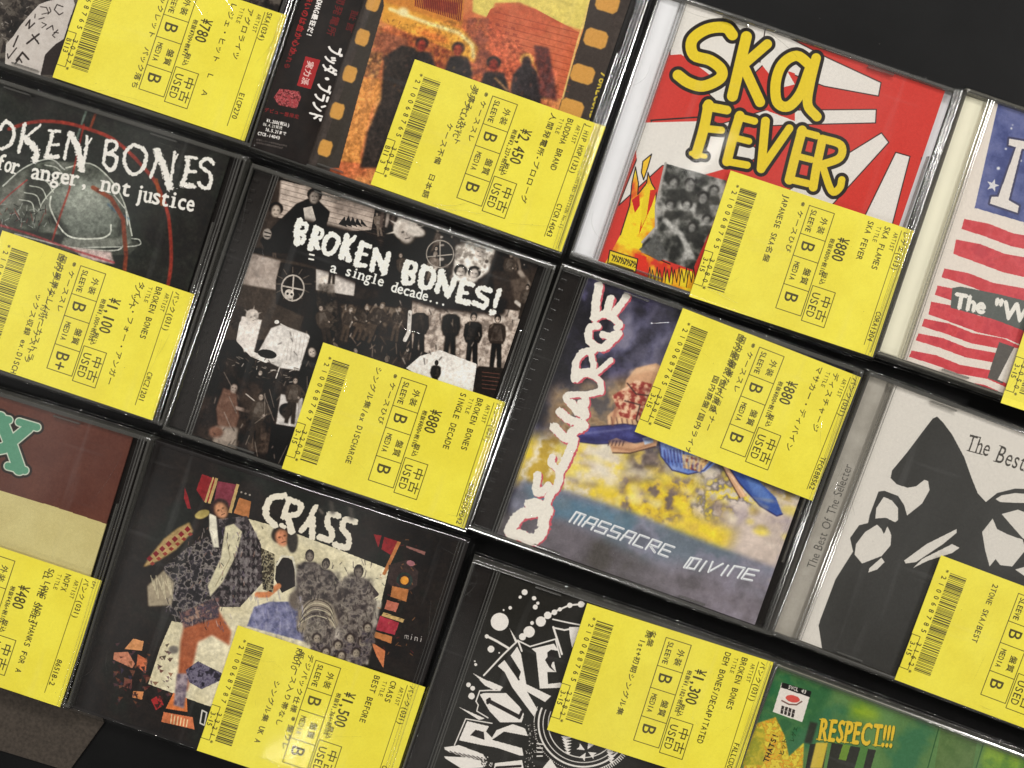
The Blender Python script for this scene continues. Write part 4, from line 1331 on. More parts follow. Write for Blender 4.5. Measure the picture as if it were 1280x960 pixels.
    a.P([(820, 530), (850, 480), (885, 480), (860, 560)], (186, 178, 160), soft=3)
    for q in ([(645, 400), (700, 380), (745, 430), (760, 520), (740, 640), (660, 600), (640, 500)], [(750, 440), (800, 400), (850, 430), (870, 490), (850, 640), (770, 640)]):
        a.N(q, [(58, 52, 52), (92, 84, 80), (132, 122, 112), (72, 66, 66)], 16, a=.85, soft=4)
    a.L([(655, 560), (660, 520), (690, 490), (730, 500), (748, 545)], 26, (142, 130, 112), soft=2, sm=True)
    for k in range(6):
        a.L([(648, 560 - k * 2), (662, 505 + k * 7), (695, 480 + k * 9), (738, 498 + k * 8), (752, 560)], 2.6, (186, 176, 150) if k % 2 else (74, 66, 60), sm=True)
    for k in range(160):
        x, y = random.uniform(640, 870), random.uniform(360, 640)
        a.L([(x, y), (x + random.uniform(-6, 6), y + random.uniform(5, 18))], 2.6, random.choice([(40, 36, 36), (54, 48, 50), (150, 142, 128), (110, 100, 94)]), a=.6, soft=.6)
    for k in range(70):
        x, y = random.uniform(115, 280), random.uniform(600, 780)
        a.P([(x, y), (x + random.uniform(6, 16), y + random.uniform(-4, 8)), (x + random.uniform(0, 10), y + random.uniform(6, 14))], random.choice([(40, 33, 31), (60, 40, 38), (110, 70, 52), (84, 60, 66), (40, 33, 31)]), a=.7)
    for (x, y) in ((760, 610), (795, 590), (830, 600), (770, 640), (812, 632), (700, 590), (725, 630), (845, 560)):
        head(a, x, y, 13, (150, 138, 122), (58, 50, 48), random.uniform(-15, 15))
        a.N([(x - 16, y + 12), (x + 16, y + 12), (x + 22, y + 44), (x - 22, y + 44)], [(48, 42, 44), (110, 100, 96), (70, 64, 70)], 8, soft=2)
    for k in range(170):
        x, y = random.uniform(265, 560), random.uniform(270, 560)
        if x > 440 + (560 - y) * .4 or x < 290 + (400 - y) * .5:
            continue
        a.L([(x, y), (x + random.uniform(-7, 7), y + random.uniform(4, 16))], 2.6, random.choice([(170, 160, 156), (34, 30, 36), (96, 84, 104), (140, 110, 96), (34, 30, 34)]), a=.6, soft=.6)
    for k in range(60):
        x, y = random.uniform(858, 985), random.uniform(300, 640)
        a.L([(x, y), (x + random.uniform(-10, 10), y + random.uniform(-3, 8))], 2.4, random.choice([(46, 36, 36), (176, 120, 80), (120, 50, 56), (40, 50, 46)]), a=.5)
    for k in range(40):
        x, y = random.uniform(520, 660), random.uniform(440, 600)
        a.L([(x, y), (x + random.uniform(-4, 10), y + random.uniform(8, 26))], 2.2, random.choice([(160, 160, 196), (84, 82, 124), (196, 190, 200)]), a=.5, soft=.8)
    a.M(full(a), 8, .14, 0.9)
    # brush lettering
    Wt = (216, 208, 190)
    for p, wd in (([(606, 182), (571, 189), (554, 219), (559, 244), (580, 266)], 17), ([(597, 266), (606, 271)], 12),
                  ([(621, 193), (610, 222), (604, 242)], 15), ([(618, 192), (653, 208), (646, 232), (616, 241)], 15), ([(616, 241), (628, 283)], 18),
                  ([(696, 214), (674, 257), (655, 282)], 14), ([(686, 246), (687, 300)], 17), ([(668, 266), (692, 268)], 10),
                  ([(762, 240), (736, 236), (730, 262), (743, 287), (736, 309), (708, 300)], 16),
                  ([(809, 256), (781, 251), (773, 275), (790, 300), (786, 330), (752, 322)], 16)):
        a.L(p, wd * 1.1, Wt, rough=.35, rcell=5, sm=True)
    a.L([(708, 222), (716, 232)], 8, (96, 90, 84), soft=2)
    for x in (745, 800):
        a.L([(x - 5, 202 + (x - 745) * .3), (x, 228 + (x - 745) * .3)], 14, (74, 70, 66), soft=4)
    # small label emblems
    a.L([(372, 795), (385, 802), (378, 838), (366, 832), (372, 795)], 4, (206, 200, 190))
    a.T("mini", (948, 590), (1, .2), 18, (170, 164, 158), adv=14)
    a.G(10)
    a.K(1.08, 24)
    return a


# ---- black and white punk linocut
def art_K():
    a = cover(K_, (44, 42, 38), x0=12.5)
    Wt, bk = (230, 224, 218), (44, 38, 36)
    a.v(550, 720, 5.333)
    for (x, y, r) in ((398, 305, 60), (340, 487, 23), (564, 108, 20), (534, 141, 11), (627, 148, 15), (652, 181, 11), (635, 207, 17), (468, 212, 12), (424, 227, 7), (672, 303, 34), (594, 372, 38), (550, 405, 24), (614, 313, 13), (718, 262, 25), (762, 242, 19), (800, 222, 14), (865, 195, 18), (940, 188, 22), (210, 800, 22), (218, 748, 16), (190, 725, 16), (395, 512, 6), (238, 590, 10), (232, 568, 6)):
        a.E(x, y, r, r, Wt)
    a.L([(690, 285), (760, 240), (860, 195), (960, 185)], 12, Wt)
    a.L([(310, 400), (380, 435), (455, 480)], 16, Wt)
    a.E(312, 402, 14, 14, Wt)
    for q in ([(462, 345), (515, 430), (500, 440)], [(215, 645), (300, 690), (420, 740), (400, 765), (300, 720)], [(120, 870), (200, 905), (300, 950), (260, 960)]):
        a.P(q, Wt)
    a.L([(292, 662), (420, 525), (520, 430), (545, 500)], 12, Wt)
    a.L([(520, 430), (600, 470), (770, 420), (800, 540)], 10, Wt)
    a.L([(752, 288), (850, 310), (930, 325)], 10, Wt)
    # K
    a.P([(385, 600), (430, 560), (520, 690), (540, 640), (470, 530), (515, 470), (540, 520), (575, 720), (740, 800), (700, 840), (580, 770), (650, 890), (625, 935), (480, 740), (430, 640)], Wt)
    a.L([(455, 545), (525, 690)], 12, bk)
    # E
    a.P([(610, 485), (760, 450), (790, 500), (740, 490), (715, 510), (720, 590), (760, 570), (775, 640), (715, 640), (720, 720), (800, 710), (830, 720), (800, 745), (665, 750), (650, 600), (640, 510)], Wt)
    a.P([(700, 560), (745, 500), (770, 520), (740, 600), (770, 640), (730, 610)], bk)
    a.L([(755, 340), (800, 480), (812, 520)], 14, Wt)
    a.L([(760, 345), (830, 360), (905, 345)], 12, Wt)
    a.P([(860, 340), (940, 340), (880, 480), (865, 400)], Wt)
    # O
    a.P([(265, 790), (290, 780), (440, 780), (530, 870), (560, 920), (545, 975), (400, 975), (330, 900)], Wt)
    a.L([(320, 830), (520, 935)], 26, bk)
    a.L([(330, 820), (318, 845)], 20, bk)
    a.L([(545, 905), (528, 945)], 20, bk)
    a.L([(240, 835), (265, 765), (330, 762), (400, 762)], 9, Wt)
    a.L([(240, 835), (255, 860), (245, 900), (320, 945)], 8, Wt)
    for q in ([(260, 690), (330, 700), (420, 740), (360, 760), (300, 730)],):
        a.P(q, Wt)
    a.v(540, 800, 5.333)
    # R and what follows below
    a.P([(180, 668), (235, 540), (380, 575), (360, 610), (400, 650), (430, 600), (540, 560), (620, 590), (640, 640), (480, 610), (400, 665), (600, 720), (610, 770), (590, 770), (420, 715), (330, 700)], Wt)
    a.P([(255, 635), (290, 598), (345, 612), (350, 665)], bk)
    a.L([(150, 700), (225, 525), (400, 555)], 8, Wt)
    a.P([(80, 715), (180, 700), (340, 760), (360, 800), (240, 790), (90, 740)], Wt)
    a.P([(80, 775), (200, 780), (370, 810), (340, 850), (200, 860), (90, 790)], Wt)
    for k in range(9):
        a.L([(90 + k * 30, 735 + k * 6), (130 + k * 30, 760 + k * 6)], 6, bk)
    a.P([(420, 820), (600, 800), (620, 900), (400, 920)], Wt)
    a.L([(430, 850), (590, 840)], 16, bk)
    for k in range(40):
        a.E(random.uniform(330, 400), random.uniform(780, 850), 4, 4, Wt if k % 2 else bk)
    for k in range(60):
        a.E(random.uniform(620, 700), random.uniform(560, 860), random.uniform(2, 5), random.uniform(2, 5), Wt, a=.8)
    # round emblem
    cx, cy = 1010, 560
    for R, wd in ((300, 12), (270, 6), (235, 7), (330, 5)):
        a.L([(cx + R * math.cos(t), cy + R * .95 * math.sin(t)) for t in [math.pi * (.02 + 1.1 * i / 40) for i in range(41)]], wd, Wt)
    for k in range(70):
        t = math.pi * (.02 + k / 70)
        a.L([(cx + 330 * math.cos(t), cy + 312 * math.sin(t)), (cx + 356 * math.cos(t), cy + 338 * math.sin(t))], 7, Wt if t < 1.9 else bk)
    for (x0, y0, dx) in ((880, 640, 1), (1170, 700, 1)):
        for k in range(6):
            a.P([(x0 - 20 + k * 5, y0 + k * 20), (x0 + 60 - k * 3, y0 + 8 + k * 20), (x0 + k * 6, y0 + 26 + k * 20)], Wt)
    for ang in (30, 120, 210, 300):
        t = math.radians(ang)
        a.P([(1030 + 12 * math.cos(t), 740 + 12 * math.sin(t)), (1030 + 70 * math.cos(t - .35), 740 + 70 * math.sin(t - .35)), (1030 + 55 * math.cos(t), 740 + 55 * math.sin(t)), (1030 + 70 * math.cos(t + .35), 740 + 70 * math.sin(t + .35))], Wt)
    for k in range(4):
        a.L([(700, 690 + k * 28), (735, 695 + k * 26)], 9, Wt)
    a.P([(740, 850), (790, 790), (830, 850), (900, 870), (850, 940), (720, 940)], Wt)
    a.G(7)
    a.K(1.08, 14)
    return a


# ---- green paper case, yellow lettering
def art_L():
    a = Art(L_, 1.0, 1.2, 141, 60, ZB, 6.0, (72, 118, 66))
    a.v(930, 840, 5.333)
    a.N(full(a), [(66, 112, 78), (90, 124, 76), (98, 134, 80)], 260)
    a.N([(150, -40), (600, 100), (500, 300), (250, 500), (80, 300)], [(50, 104, 68), (74, 116, 72), (58, 102, 66)], 90, soft=20)
    a.N([(740, 180), (900, 260), (900, 330), (700, 300)], [(110, 144, 52), (140, 164, 52)], 50, soft=30)
    a.N([(1600, 430), (2000, 600), (2000, 900), (1560, 800)], [(130, 160, 60), (96, 134, 60)], 60, soft=20)
    a.N([(1320, 330), (1560, 420), (1500, 800), (1260, 700)], [(84, 110, 64), (96, 120, 72)], 60)
    a.L([(1310, 330), (1180, 800)], 6, (44, 82, 50))
    a.L([(1610, 430), (1480, 860)], 6, (44, 82, 50))
    a.N([(60, 350), (210, 300), (270, 420), (300, 560), (400, 470), (380, 900), (-60, 900)], [(206, 180, 60), (222, 150, 50), (170, 150, 50), (216, 196, 70)], 24, soft=3, contrast=1.5)
    a.N([(-20, 360), (140, 380), (130, 620), (-80, 620)], [(150, 150, 48), (196, 176, 56)], 30, soft=6)
    # dark block shapes
    a.P([(440, 480), (560, 470), (500, 800), (380, 800)], (52, 52, 46))
    a.P([(480, 470), (560, 470), (520, 640), (440, 640)], (200, 176, 70), soft=2)
    a.P([(585, 470), (880, 520), (800, 800), (520, 800)], (56, 56, 50))
    a.P([(660, 480), (710, 490), (680, 590), (630, 580)], (110, 140, 60))
    a.P([(780, 490), (830, 500), (780, 700), (720, 700)], (84, 124, 66))
    a.P([(440, 330), (490, 340), (450, 480), (400, 470)], (56, 60, 50), soft=4)
    yl = (220, 184, 62)
    a.T("RESPECT!!!", (497, 455), (1, .103), 150, (52, 84, 44), mono=False, xs=.46, bold=9, slant=.06, serif=14)
    a.T("RESPECT!!!", (497, 452), (1, .103), 150, yl, mono=False, xs=.46, bold=5, slant=.06, serif=8)
    # shop emblem sticker
    a.P([(252, 70), (448, 132), (388, 334), (192, 265)], (222, 214, 206))
    a.P([(255, 68), (450, 130), (440, 168), (246, 102)], (38, 36, 34))
    a.T("SVCL 43", (292, 108), (1, .31), 24, (222, 216, 208), adv=18, bold=1)
    a.E(325, 178, 48, 24, (206, 88, 80), 12)
    a.L([(252, 190), (300, 215), (350, 218), (385, 196)], 9, (110, 80, 74))
    for k in range(4):
        a.P([(252 + k * 24, 222 + k * 8), (270 + k * 24, 228 + k * 8), (258 + k * 24, 280 + k * 8), (242 + k * 24, 274 + k * 8)], (58, 52, 50))
        a.L([(254 + k * 24, 250 + k * 8), (266 + k * 24, 254 + k * 8)], 4, (200, 190, 184))
    a.T("THATS!", (160, 605), (.36, -1), 36, (50, 40, 26), adv=34, bold=1.5)
    a.T("ヒット", (262, 560), (.25, -1), 34, (58, 48, 30), adv=20, bold=1)
    a.T("レゲエ", (330, 470), (.3, -1), 30, (40, 74, 44), adv=18, bold=1)
    a.G(8)
    a.K(1.08, 10)
    return a


# ---- dark cover with a pale tie-like panel of scrawl
def art_A():
    a = cover(A_, (52, 46, 43), x0=12.5)
    a.v(0, 0, 10.667)
    a.N(full(a), [(36, 32, 30), (54, 48, 45), (92, 86, 80)], 90, contrast=1.2)
    for k in range(90):
        x, y = random.uniform(-80, 400), random.uniform(-80, 640)
        a.L([(x, y), (x + random.uniform(-50, 50), y + random.uniform(-40, 40))], random.uniform(6, 16), random.choice([(196, 190, 184), (120, 112, 106), (34, 30, 28), (34, 30, 28)]), a=.55, soft=3)
    pl = [(520, 60), (620, 20), (960, -60), (1000, 60), (930, 260), (850, 520), (740, 590), (600, 730), (540, 1000), (60, 1000), (80, 590), (180, 480), (280, 330), (400, 190)]
    a.P(pl, (192, 184, 178), soft=3)
    a.N(pl, [(186, 178, 172), (200, 193, 188)], 60, a=.6)
    bk = (52, 44, 42)
    for p, wd in (([(345, 340), (400, 265), (385, 380), (460, 310)], 18), ([(360, 580), (520, 455)], 24), ([(430, 465), (515, 580)], 20),
                  ([(840, 90), (760, 60), (725, 130), (790, 200), (840, 170)], 14), ([(540, 90), (620, 100), (650, 170), (560, 190)], 12), ([(520, 255), (590, 235)], 14), ([(660, 100), (680, 150), (640, 190)], 12), ([(470, 190), (465, 240)], 12),
                  ([(560, 300), (620, 330), (560, 370)], 12), ([(620, 390), (700, 340), (710, 400)], 14), ([(770, 400), (700, 470), (730, 500)], 14), ([(720, 430), (780, 440)], 12),
                  ([(240, 480), (180, 620)], 20), ([(100, 720), (110, 780), (220, 640)], 16), ([(220, 800), (300, 700), (380, 790)], 26), ([(200, 850), (260, 780), (290, 830)], 20), ([(470, 530), (500, 545)], 16),
                  ([(60, 560), (20, 700)], 22)):
        a.L(p, wd, bk, rough=.2, rcell=14)
    a.P([(850, 520), (960, 540), (900, 1000), (540, 1000), (600, 730), (740, 590)], (56, 49, 47), soft=3)
    a.G(8)
    a.K(1.15, 12)
    return a


# ---- sepia-orange street photo framed by film perforations
def art_B():
    a = cover(B_, (66, 60, 56), x0=24, x1=137.5)
    a.v(300, 0, 2.6667)
    a.P(full(a), (72, 62, 58))
    a.N(full(a), [(66, 58, 54), (76, 68, 64)], 100)
    pic = [(470, 0), (560, -300), (1300, -100), (1175, 0), (1060, 370), (1050, 620), (300, 620), (300, 560)]
    a.N(pic, [(176, 92, 60), (196, 112, 74), (210, 150, 90)], 160)
    a.P([(780, -200), (1300, -100), (1140, 100), (1040, 70), (985, 30), (930, 8), (850, 10), (830, 60), (775, 40)], (214, 196, 106), soft=2)
    a.N([(890, 10), (985, 30), (1135, 110), (1075, 330), (1010, 320), (830, 240), (800, 100), (835, 30)], [(186, 92, 64), (200, 110, 78)], 60)
    for k in range(11):
        a.L([(850 + k * 2, 40 + k * 22), (1130 - k * 3, 110 + k * 22)], 3, (150, 72, 54), a=.6)
    for k in range(9):
        for j in range(4):
            a.P([(826 + k * 7 + j * 26, 70 + k * 22 + j * 6), (840 + k * 7 + j * 26, 74 + k * 22 + j * 6), (838 + k * 7 + j * 26, 82 + k * 22 + j * 6), (824 + k * 7 + j * 26, 78 + k * 22 + j * 6)], (140, 66, 52), a=.55)
    a.N([(760, 60), (830, 60), (830, 260), (740, 240)], [(140, 80, 66), (176, 96, 66)], 20, soft=2)
    # awning with lights and maroon sign
    a.P([(480, -60), (750, -60), (740, 90), (620, 60), (470, 20)], (196, 128, 58), soft=3)
    for k in range(26):
        x = 590 + k * 6
        a.L([(x, -50 + k * 2), (x - 6, 20 + k * 2)], 3.5, (110, 40, 38))
    a.P([(610, -10), (730, 10), (724, 50), (612, 24)], (116, 42, 40), a=.6, soft=2)
    a.P([(480, 5), (600, 45), (740, 95), (795, 160), (780, 210), (700, 170), (560, 110), (470, 70)], (216, 156, 66), soft=4)
    a.L([(500, 30), (620, 75), (730, 110), (775, 150), (778, 190)], 12, (234, 214, 150), soft=3)
    a.E(545, 40, 18, 14, (236, 222, 170), 20, soft=5)
    a.E(640, 120, 60, 16, (206, 120, 60), 20, soft=8)
    a.N([(460, 90), (620, 130), (760, 200), (740, 250), (560, 200), (470, 180)], [(120, 62, 44), (196, 116, 66), (150, 76, 50)], 20, soft=3)
    a.N([(455, 100), (560, 130), (560, 200), (430, 200)], [(120, 72, 54), (160, 96, 70)], 20, soft=3)
    # sunlit pavement left
    a.P([(395, 258), (465, 262), (470, 300), (440, 360), (420, 440), (400, 520), (410, 545), (310, 535), (345, 400)], (206, 140, 78), soft=1)
    a.N([(420, 170), (480, 175), (460, 260), (405, 255)], [(206, 150, 90), (84, 56, 44), (180, 120, 76)], 12)
    # crowd of dark figures
    a.P([(480, 190), (540, 150), (585, 160), (600, 210), (560, 560), (400, 560), (425, 440), (470, 330)], (58, 50, 46), soft=2)
    a.P([(585, 195), (600, 190), (560, 400), (540, 400)], (62, 54, 50), soft=3)
    for (x, y, r, sk, hr) in ((606, 150, 20, (168, 70, 56), (46, 38, 36)), (727, 165, 20, (150, 66, 52), (52, 42, 42)), (845, 215, 22, (150, 62, 50), (44, 42, 40)), (955, 205, 22, (64, 48, 50), (206, 150, 84))):
        a.P([(x - r * 2.2, y + r * 3.4), (x - r * 1.4, y + r * 1.2), (x, y + r), (x + r * 1.6, y + r * 1.3), (x + r * 2.4, y + r * 4), (x + r * 2, y + 160), (x - r * 2, y + 160)], (52, 46, 46), soft=2)
        head(a, x, y, r, sk, hr, 8)
    a.P([(910, 250), (940, 215), (965, 210), (1005, 260), (1020, 330), (900, 310)], (58, 52, 54), soft=2)
    a.L([(940, 190), (965, 180), (978, 210), (1000, 260), (1015, 330)], 4, (220, 166, 90), soft=1)
    a.L([(850, 260), (890, 300)], 5, (200, 150, 100), soft=1)
    a.N([(980, 150), (1030, 160), (1060, 340), (1000, 320)], [(120, 66, 60), (84, 58, 58)], 14, soft=4)
    a.L([(1165, 5), (1150, 60), (1125, 140), (1075, 330)], 5, (226, 196, 120), soft=1)
    for k in range(120):
        x, y = random.uniform(450, 800), random.uniform(60, 300)
        a.L([(x, y), (x + random.uniform(-8, 8), y + random.uniform(3, 14))], 2.6, random.choice([(236, 190, 90), (90, 46, 36), (60, 42, 38), (214, 140, 70), (120, 60, 44)]), a=.5, soft=.8)
    for k in range(60):
        x, y = random.uniform(800, 1080), random.uniform(230, 350)
        a.L([(x, y), (x + random.uniform(-6, 6), y + random.uniform(4, 16))], 2.6, random.choice([(84, 50, 46), (60, 46, 48), (180, 96, 66)]), a=.5, soft=1)
    a.M([(430, 90), (800, 60), (1060, 240), (1050, 620), (300, 620)], 9, .3, 2.2)
    a.M(full(a), 10, .1, 1.0)
    # perforations
    ho = (204, 152, 80)

    def hole(x, y, w_, h_, c=ho):
        t = math.radians(17)
        q = []
        for sx, sy in ((-1, -.6), (-.7, -1), (.7, -1), (1, -.6), (1, .6), (.7, 1), (-.7, 1), (-1, .6)):
            px, py = sx * w_ / 2, sy * h_ / 2
            q.append((x + px * math.cos(t) - py * math.sin(t), y + px * math.sin(t) + py * math.cos(t)))
        a.P(q, c, soft=1.2)
    a.P([(1180, -60), (1260, -60), (1200, 500), (1050, 500), (1135, 140)], (70, 62, 58))
    for x, y in ((1225, 10), (1186, 128), (1142, 247), (1105, 362)):
        hole(x, y, 78, 60)
    a.P([(470, -80), (420, 80), (300, 420), (250, 560), (330, 560), (400, 300), (440, 160), (480, 20)], (64, 58, 52))
    for x, y in ((444, 10), (408, 125), (366, 247), (324, 370), (284, 494)):
        hole(x, y, 44, 54)
    # edge print runs down
    a.T("78RECORDS", (1205, 238), (-.27, 1), 27, (206, 182, 70), adv=20.5, bold=1)
    a.G(9)
    a.K(1.12, 12)
    return a


def obi_B():
    a = Art(B_, 0.0, 0.6, 25.6, 123.6, 10.55, 8.0, (38, 32, 30))
    a.v(320, 0, 5.333)
    a.N(full(a), [(34, 28, 26), (42, 35, 32)], 60)
    W_, rd = (226, 222, 216), (150, 44, 44)
    dn = (-.30, .954)
    a.T("BUDDHAG最狂だ！", (430, -70), dn, 36, W_, adv=23, bold=2)
    a.T("赤いのは血か心か", (345, -40), dn, 44, rd, adv=26, bold=2)
    a.T("われら", (225, 330), dn, 34, (130, 40, 40), adv=22, bold=1)
    a.T("人間発電所", (575, -110), dn, 52, (96, 34, 34), adv=36, bold=1.5)
    a.T("証言", (640, 60), dn, 52, (88, 32, 32), adv=40, bold=1.5)
    a.T("ブッダ・ブランド", (484, 292), (-.27, .962), 104, W_, adv=32.5, bold=4)
    a.P([(330, 375), (428, 400), (365, 595), (272, 570)], (156, 44, 46))
    a.T("実力派", (345, 400), (-.28, .96), 46, (214, 180, 172), adv=28, bold=1.5)
    a.N([(160, 590), (290, 610), (300, 650), (270, 725), (150, 700), (118, 650)], [(150, 62, 66), (196, 110, 110), (96, 40, 42)], 10, contrast=2)
    a.T("デビュー盤限定", (52, 742), (1, .22), 26, (120, 40, 40), adv=17, bold=1)
    a.T("¥1,200(税込)", (68, 812), (1, .22), 22, W_, adv=13, bold=1)
    a.T("06.4.21発売", (45, 836), (1, .22), 20, (200, 196, 190), adv=12, bold=.8)
    a.T("16.5.21まで", (60, 872), (1, .22), 22, W_, adv=13, bold=1)
    a.T("CTCR-14043", (10, 898), (1, .22), 22, W_, adv=15, bold=1)
    a.T("発売元レコード販売元音楽出版社", (0, 935), (1, .22), 12, (120, 112, 106), adv=7)
    a.T("複製不許可再販価格制度商品", (0, 955), (1, .22), 12, (120, 112, 106), adv=7)
    a.K(1.1, 12)
    return a


def spine_H():
    a = Art(H_, 1.5, 1.5, 9.6, 122.8, 8.0, 7.0, (166, 160, 150))
    a.N(full(a.v(0, 0, 1)), [(160, 154, 144), (172, 166, 156)], 20)
    a.v(950, 450, 1.882)
    a.T("The Best Of The Selecter", (128, 492), (.365, -1), 21, (84, 80, 75), mono=False, xs=.80, slant=0)
    return a


# ------------------------------------------------------------------ price labels
YEL = (233, 220, 68)


def price_label(V, spec, seed):
    """one printed label 59.7 x V mm; x along the reading direction, y from its heading end"""
    r = random.Random(seed)
    a = Art(None, 0, 0, 59.7, V, 10.6, 11.0, YEL)
    a.vs = None
    a.N([(0, 0), (60, 0), (60, V), (0, V)], [(228, 213, 60), (237, 225, 72)], 14, a=.7)
    ink = (60, 54, 22)
    sv = V - 2 if V > 87 else V
    k = 86.0

    def y(fv):
        return V - fv * k

    def u(f):
        return f * 59.7

    def box(u0, v0, u1, v1, wd=.34):
        a.L([(u(u0), y(v0)), (u(u1), y(v0)), (u(u1), y(v1)), (u(u0), y(v1)), (u(u0), y(v0))], wd, ink)

    def t(txt, fu, fv, h, adv, bold=0.06, al=1.0):
        a.T(txt, (u(fu), y(fv)), (1, 0), h, ink, adv=adv, bold=bold, a=al)
    # barcode
    x = .10
    while x < .885:
        w_ = r.choice([.0045, .0045, .0095])
        a.P([(u(x), y(.075)), (u(x + w_), y(.075)), (u(x + w_), y(.165)), (u(x), y(.165))], ink)
        x += w_ + r.choice([.0042, .0042, .0088])
    num = spec['num']
    for i, ch in enumerate(num):
        t(ch, .085 + i * .0535, .040, 2.3, 1.6)
    box(.63, .0, .895, .046, .3)
    t(spec.get('box', '3-15'), .68, .008, 2.3, 1.7)
    # grades
    box(.065, .44, .876, .575)
    for f in (.285, .458, .683):
        a.L([(u(f), y(.44)), (u(f), y(.575))], .34, ink)
    t('外装', .115, .518, 3.0, 2.0)
    t('SLEEVE', .085, .458, 2.5, 1.75)
    t('盤質', .515, .518, 3.0, 2.0)
    t('MEDIA', .495, .458, 2.5, 1.75)
    t(spec['g'][0], .325, .465, 6.0, 5.0, .07)
    t(spec['g'][1], .725, .465, 6.0, 4.2 if len(spec['g'][1]) > 1 else 5.0, .07)
    box(.629, .585, .905, .707)
    t('中古', .665, .650, 4.2, 3.2, .05)
    t('USED', .670, .597, 3.6, 2.9, .05)
    # price
    t(spec['price'], .215, .632, 5.2, 2.75, .10)
    t(spec['tax'], .245, .596, 2.0, 1.25)
    t('税込', .50, .612, 2.3, 1.6)
    # title, artist, genre, catalogue number
    t('TITLE', .05, .804, 1.9, 1.5, .02)
    for j, s_ in enumerate(spec['title']):
        t(s_, .03 + .03 * j, .752 - .016 * j, 2.7, 2.05)
    t('ARTIST', .055, .897, 1.9, 1.45, .02)
    t(spec['artist'], .03, .842, 2.7, 2.05)
    a.L([(u(.03), y(.930)), (u(.93), y(.930))], .28, ink)
    t(spec['genre'], .02, .942, 2.4, 1.7)
    t(spec['cat'], .66, .938, 2.4, 1.75)
    if V > 86.5:
        t(spec.get('top', ''), .02, .985, 1.6, 1.25, .01, .7)
    # remarks; some lines print over each other
    t(spec['rem'][0], .05, .393, 2.5, 2.0)
    for j, (fu, fv, s_) in enumerate(spec['rem'][1]):
        t(s_, fu, fv, 2.6, 2.0)
    # a little fading of the thermal print
    n = fbm(a.h, a.w, 60, 3)[..., None]
    a.A = a.A * (1 - .16 * n) + np.array(YEL, np.float32) * (.16 * n)
    a.G(5)
    return a


LAB = {
    'A': dict(num='*210068765 3027*', box='B113', g=('B', 'B'), price='¥780', tax='税抜¥709+税¥71', title=['レジェ・ヒット　Ｌ　Ａ'], artist='アグロライツ', genre='SKA(034)', cat='EICP270', rem=('※', [(.02, .40, '※ブックレット　パック落ち')])),
    'B': dict(num='*210068765 3038*', box='B11 3', g=('B', 'B'), price='¥2,450', tax='税抜¥2,227+税10%', title=['人間発電所-プロローグ'], artist='BUDDHA BRAND', genre='J HIP HOP(132)', cat='CTCR14043', top='YUTAKA INOUE MIX (LIMITED EDITION No.1)', rem=('※ケーススレ', [(.04, .33, '帯痛み・カット'), (.02, .315, 'ラップCLASSIC'), (.36, .27, 'ケース不備　日本語')])),
    'C': dict(num='*210068765 3080*', g=('B', 'B'), price='¥880', tax='税抜¥800+税10%', title=['SKA FEVER'], artist='SKA FLAMES', genre='レゲエ(013)', cat='CORA1304', rem=('※ケースひび', [(.04, .30, 'JAPANESE SKA名盤')])),
    'D': dict(num='*210068765 3050*', g=('B', 'B'), price='¥880', tax='税抜¥800+税10%', title=['THE WHO'], artist='ARTISTS', genre='パンク(031)', cat='', rem=('※ケーススレ', [])),
    'E': dict(num='*210068767 3233*', g=('B', 'B+'), price='¥1,100', tax='税抜¥1,000+税10%', title=['タイム・フォー・アンガー', 'ノット'], artist='BROKEN BONES', genre='パンク(031)', cat='CWCZ1201', rem=('※ケーススレ', [(.03, .33, '国内廃帯なし/ボーナストラ'), (.02, .315, '国内ライナー付ボーナストラ'), (.36, .27, 'ックス収録 ex.DISCHARGE')])),
    'F': dict(num='*210068767 3200*', g=('B', 'B'), price='¥880', tax='税抜¥800+税10%', title=['SINGLE DECADE'], artist='BROKEN BONES', genre='パンク(031)', cat='BARBCD59042', rem=('※ケースひび', [(.04, .30, 'シングル集/ex DISCHARGE')])),
    'G': dict(num='*210068765 3391*', g=('B', 'B'), price='¥880', tax='税抜¥800+税10%', title=['マサカー・ディバイン'], artist='ディスチャージ', genre='パンク(031)', cat='TFCK88562', rem=('※ケーススレ', [(.03, .33, '国内廃盤帯なし/ライナー'), (.02, .315, '国内盤解説/国内廃盤'), (.38, .275, '国内廃盤/国内ライナ')])),
    'H': dict(num='*210068785 3162*', g=('B', 'B'), price='¥880', tax='税抜¥800+税10%', title=['BEST OF'], artist='SELECTER', genre='SKA(034)', cat='', rem=('', [(.06, .30, '2TONE SKA/BEST')])),
    'I': dict(num='*210068765 3311*', g=('B', 'B'), price='¥480', tax='税抜¥436+税10%', title=['SO LONG AND THANKS FOR A', 'LL THE SHOES'], artist='NOFX', genre='パンク(031)', cat='86518-2', top='EPI', rem=('※', [])),
    'J': dict(num='*210068787 3321*', g=('B', 'B'), price='¥1,500', tax='税抜¥1,364+税10%', title=['BEST BEFORE'], artist='CRASS', genre='パンク(031)', cat='CRASS5', rem=('', [(.03, .395, 'デジパック仕様'), (.03, .345, '紙ケース入り帯なし'), (.02, .328, 'RADIO'), (.30, .27, 'シングル集 UK A'), (.52, .41, '※盤ワレ')])),
    'K': dict(num='*210068765 2382*', g=('B', 'B'), price='¥1,300', tax='税抜¥1,182+税10%', title=['DEM BONES/DECAPITATED'], artist='BROKEN BONES', genre='パンク(031)', cat='FALLCD0', rem=('', [(.04, .355, '名盤'), (.05, .335, '廃'), (.13, .315, '1st+初期シングル集')])),
}
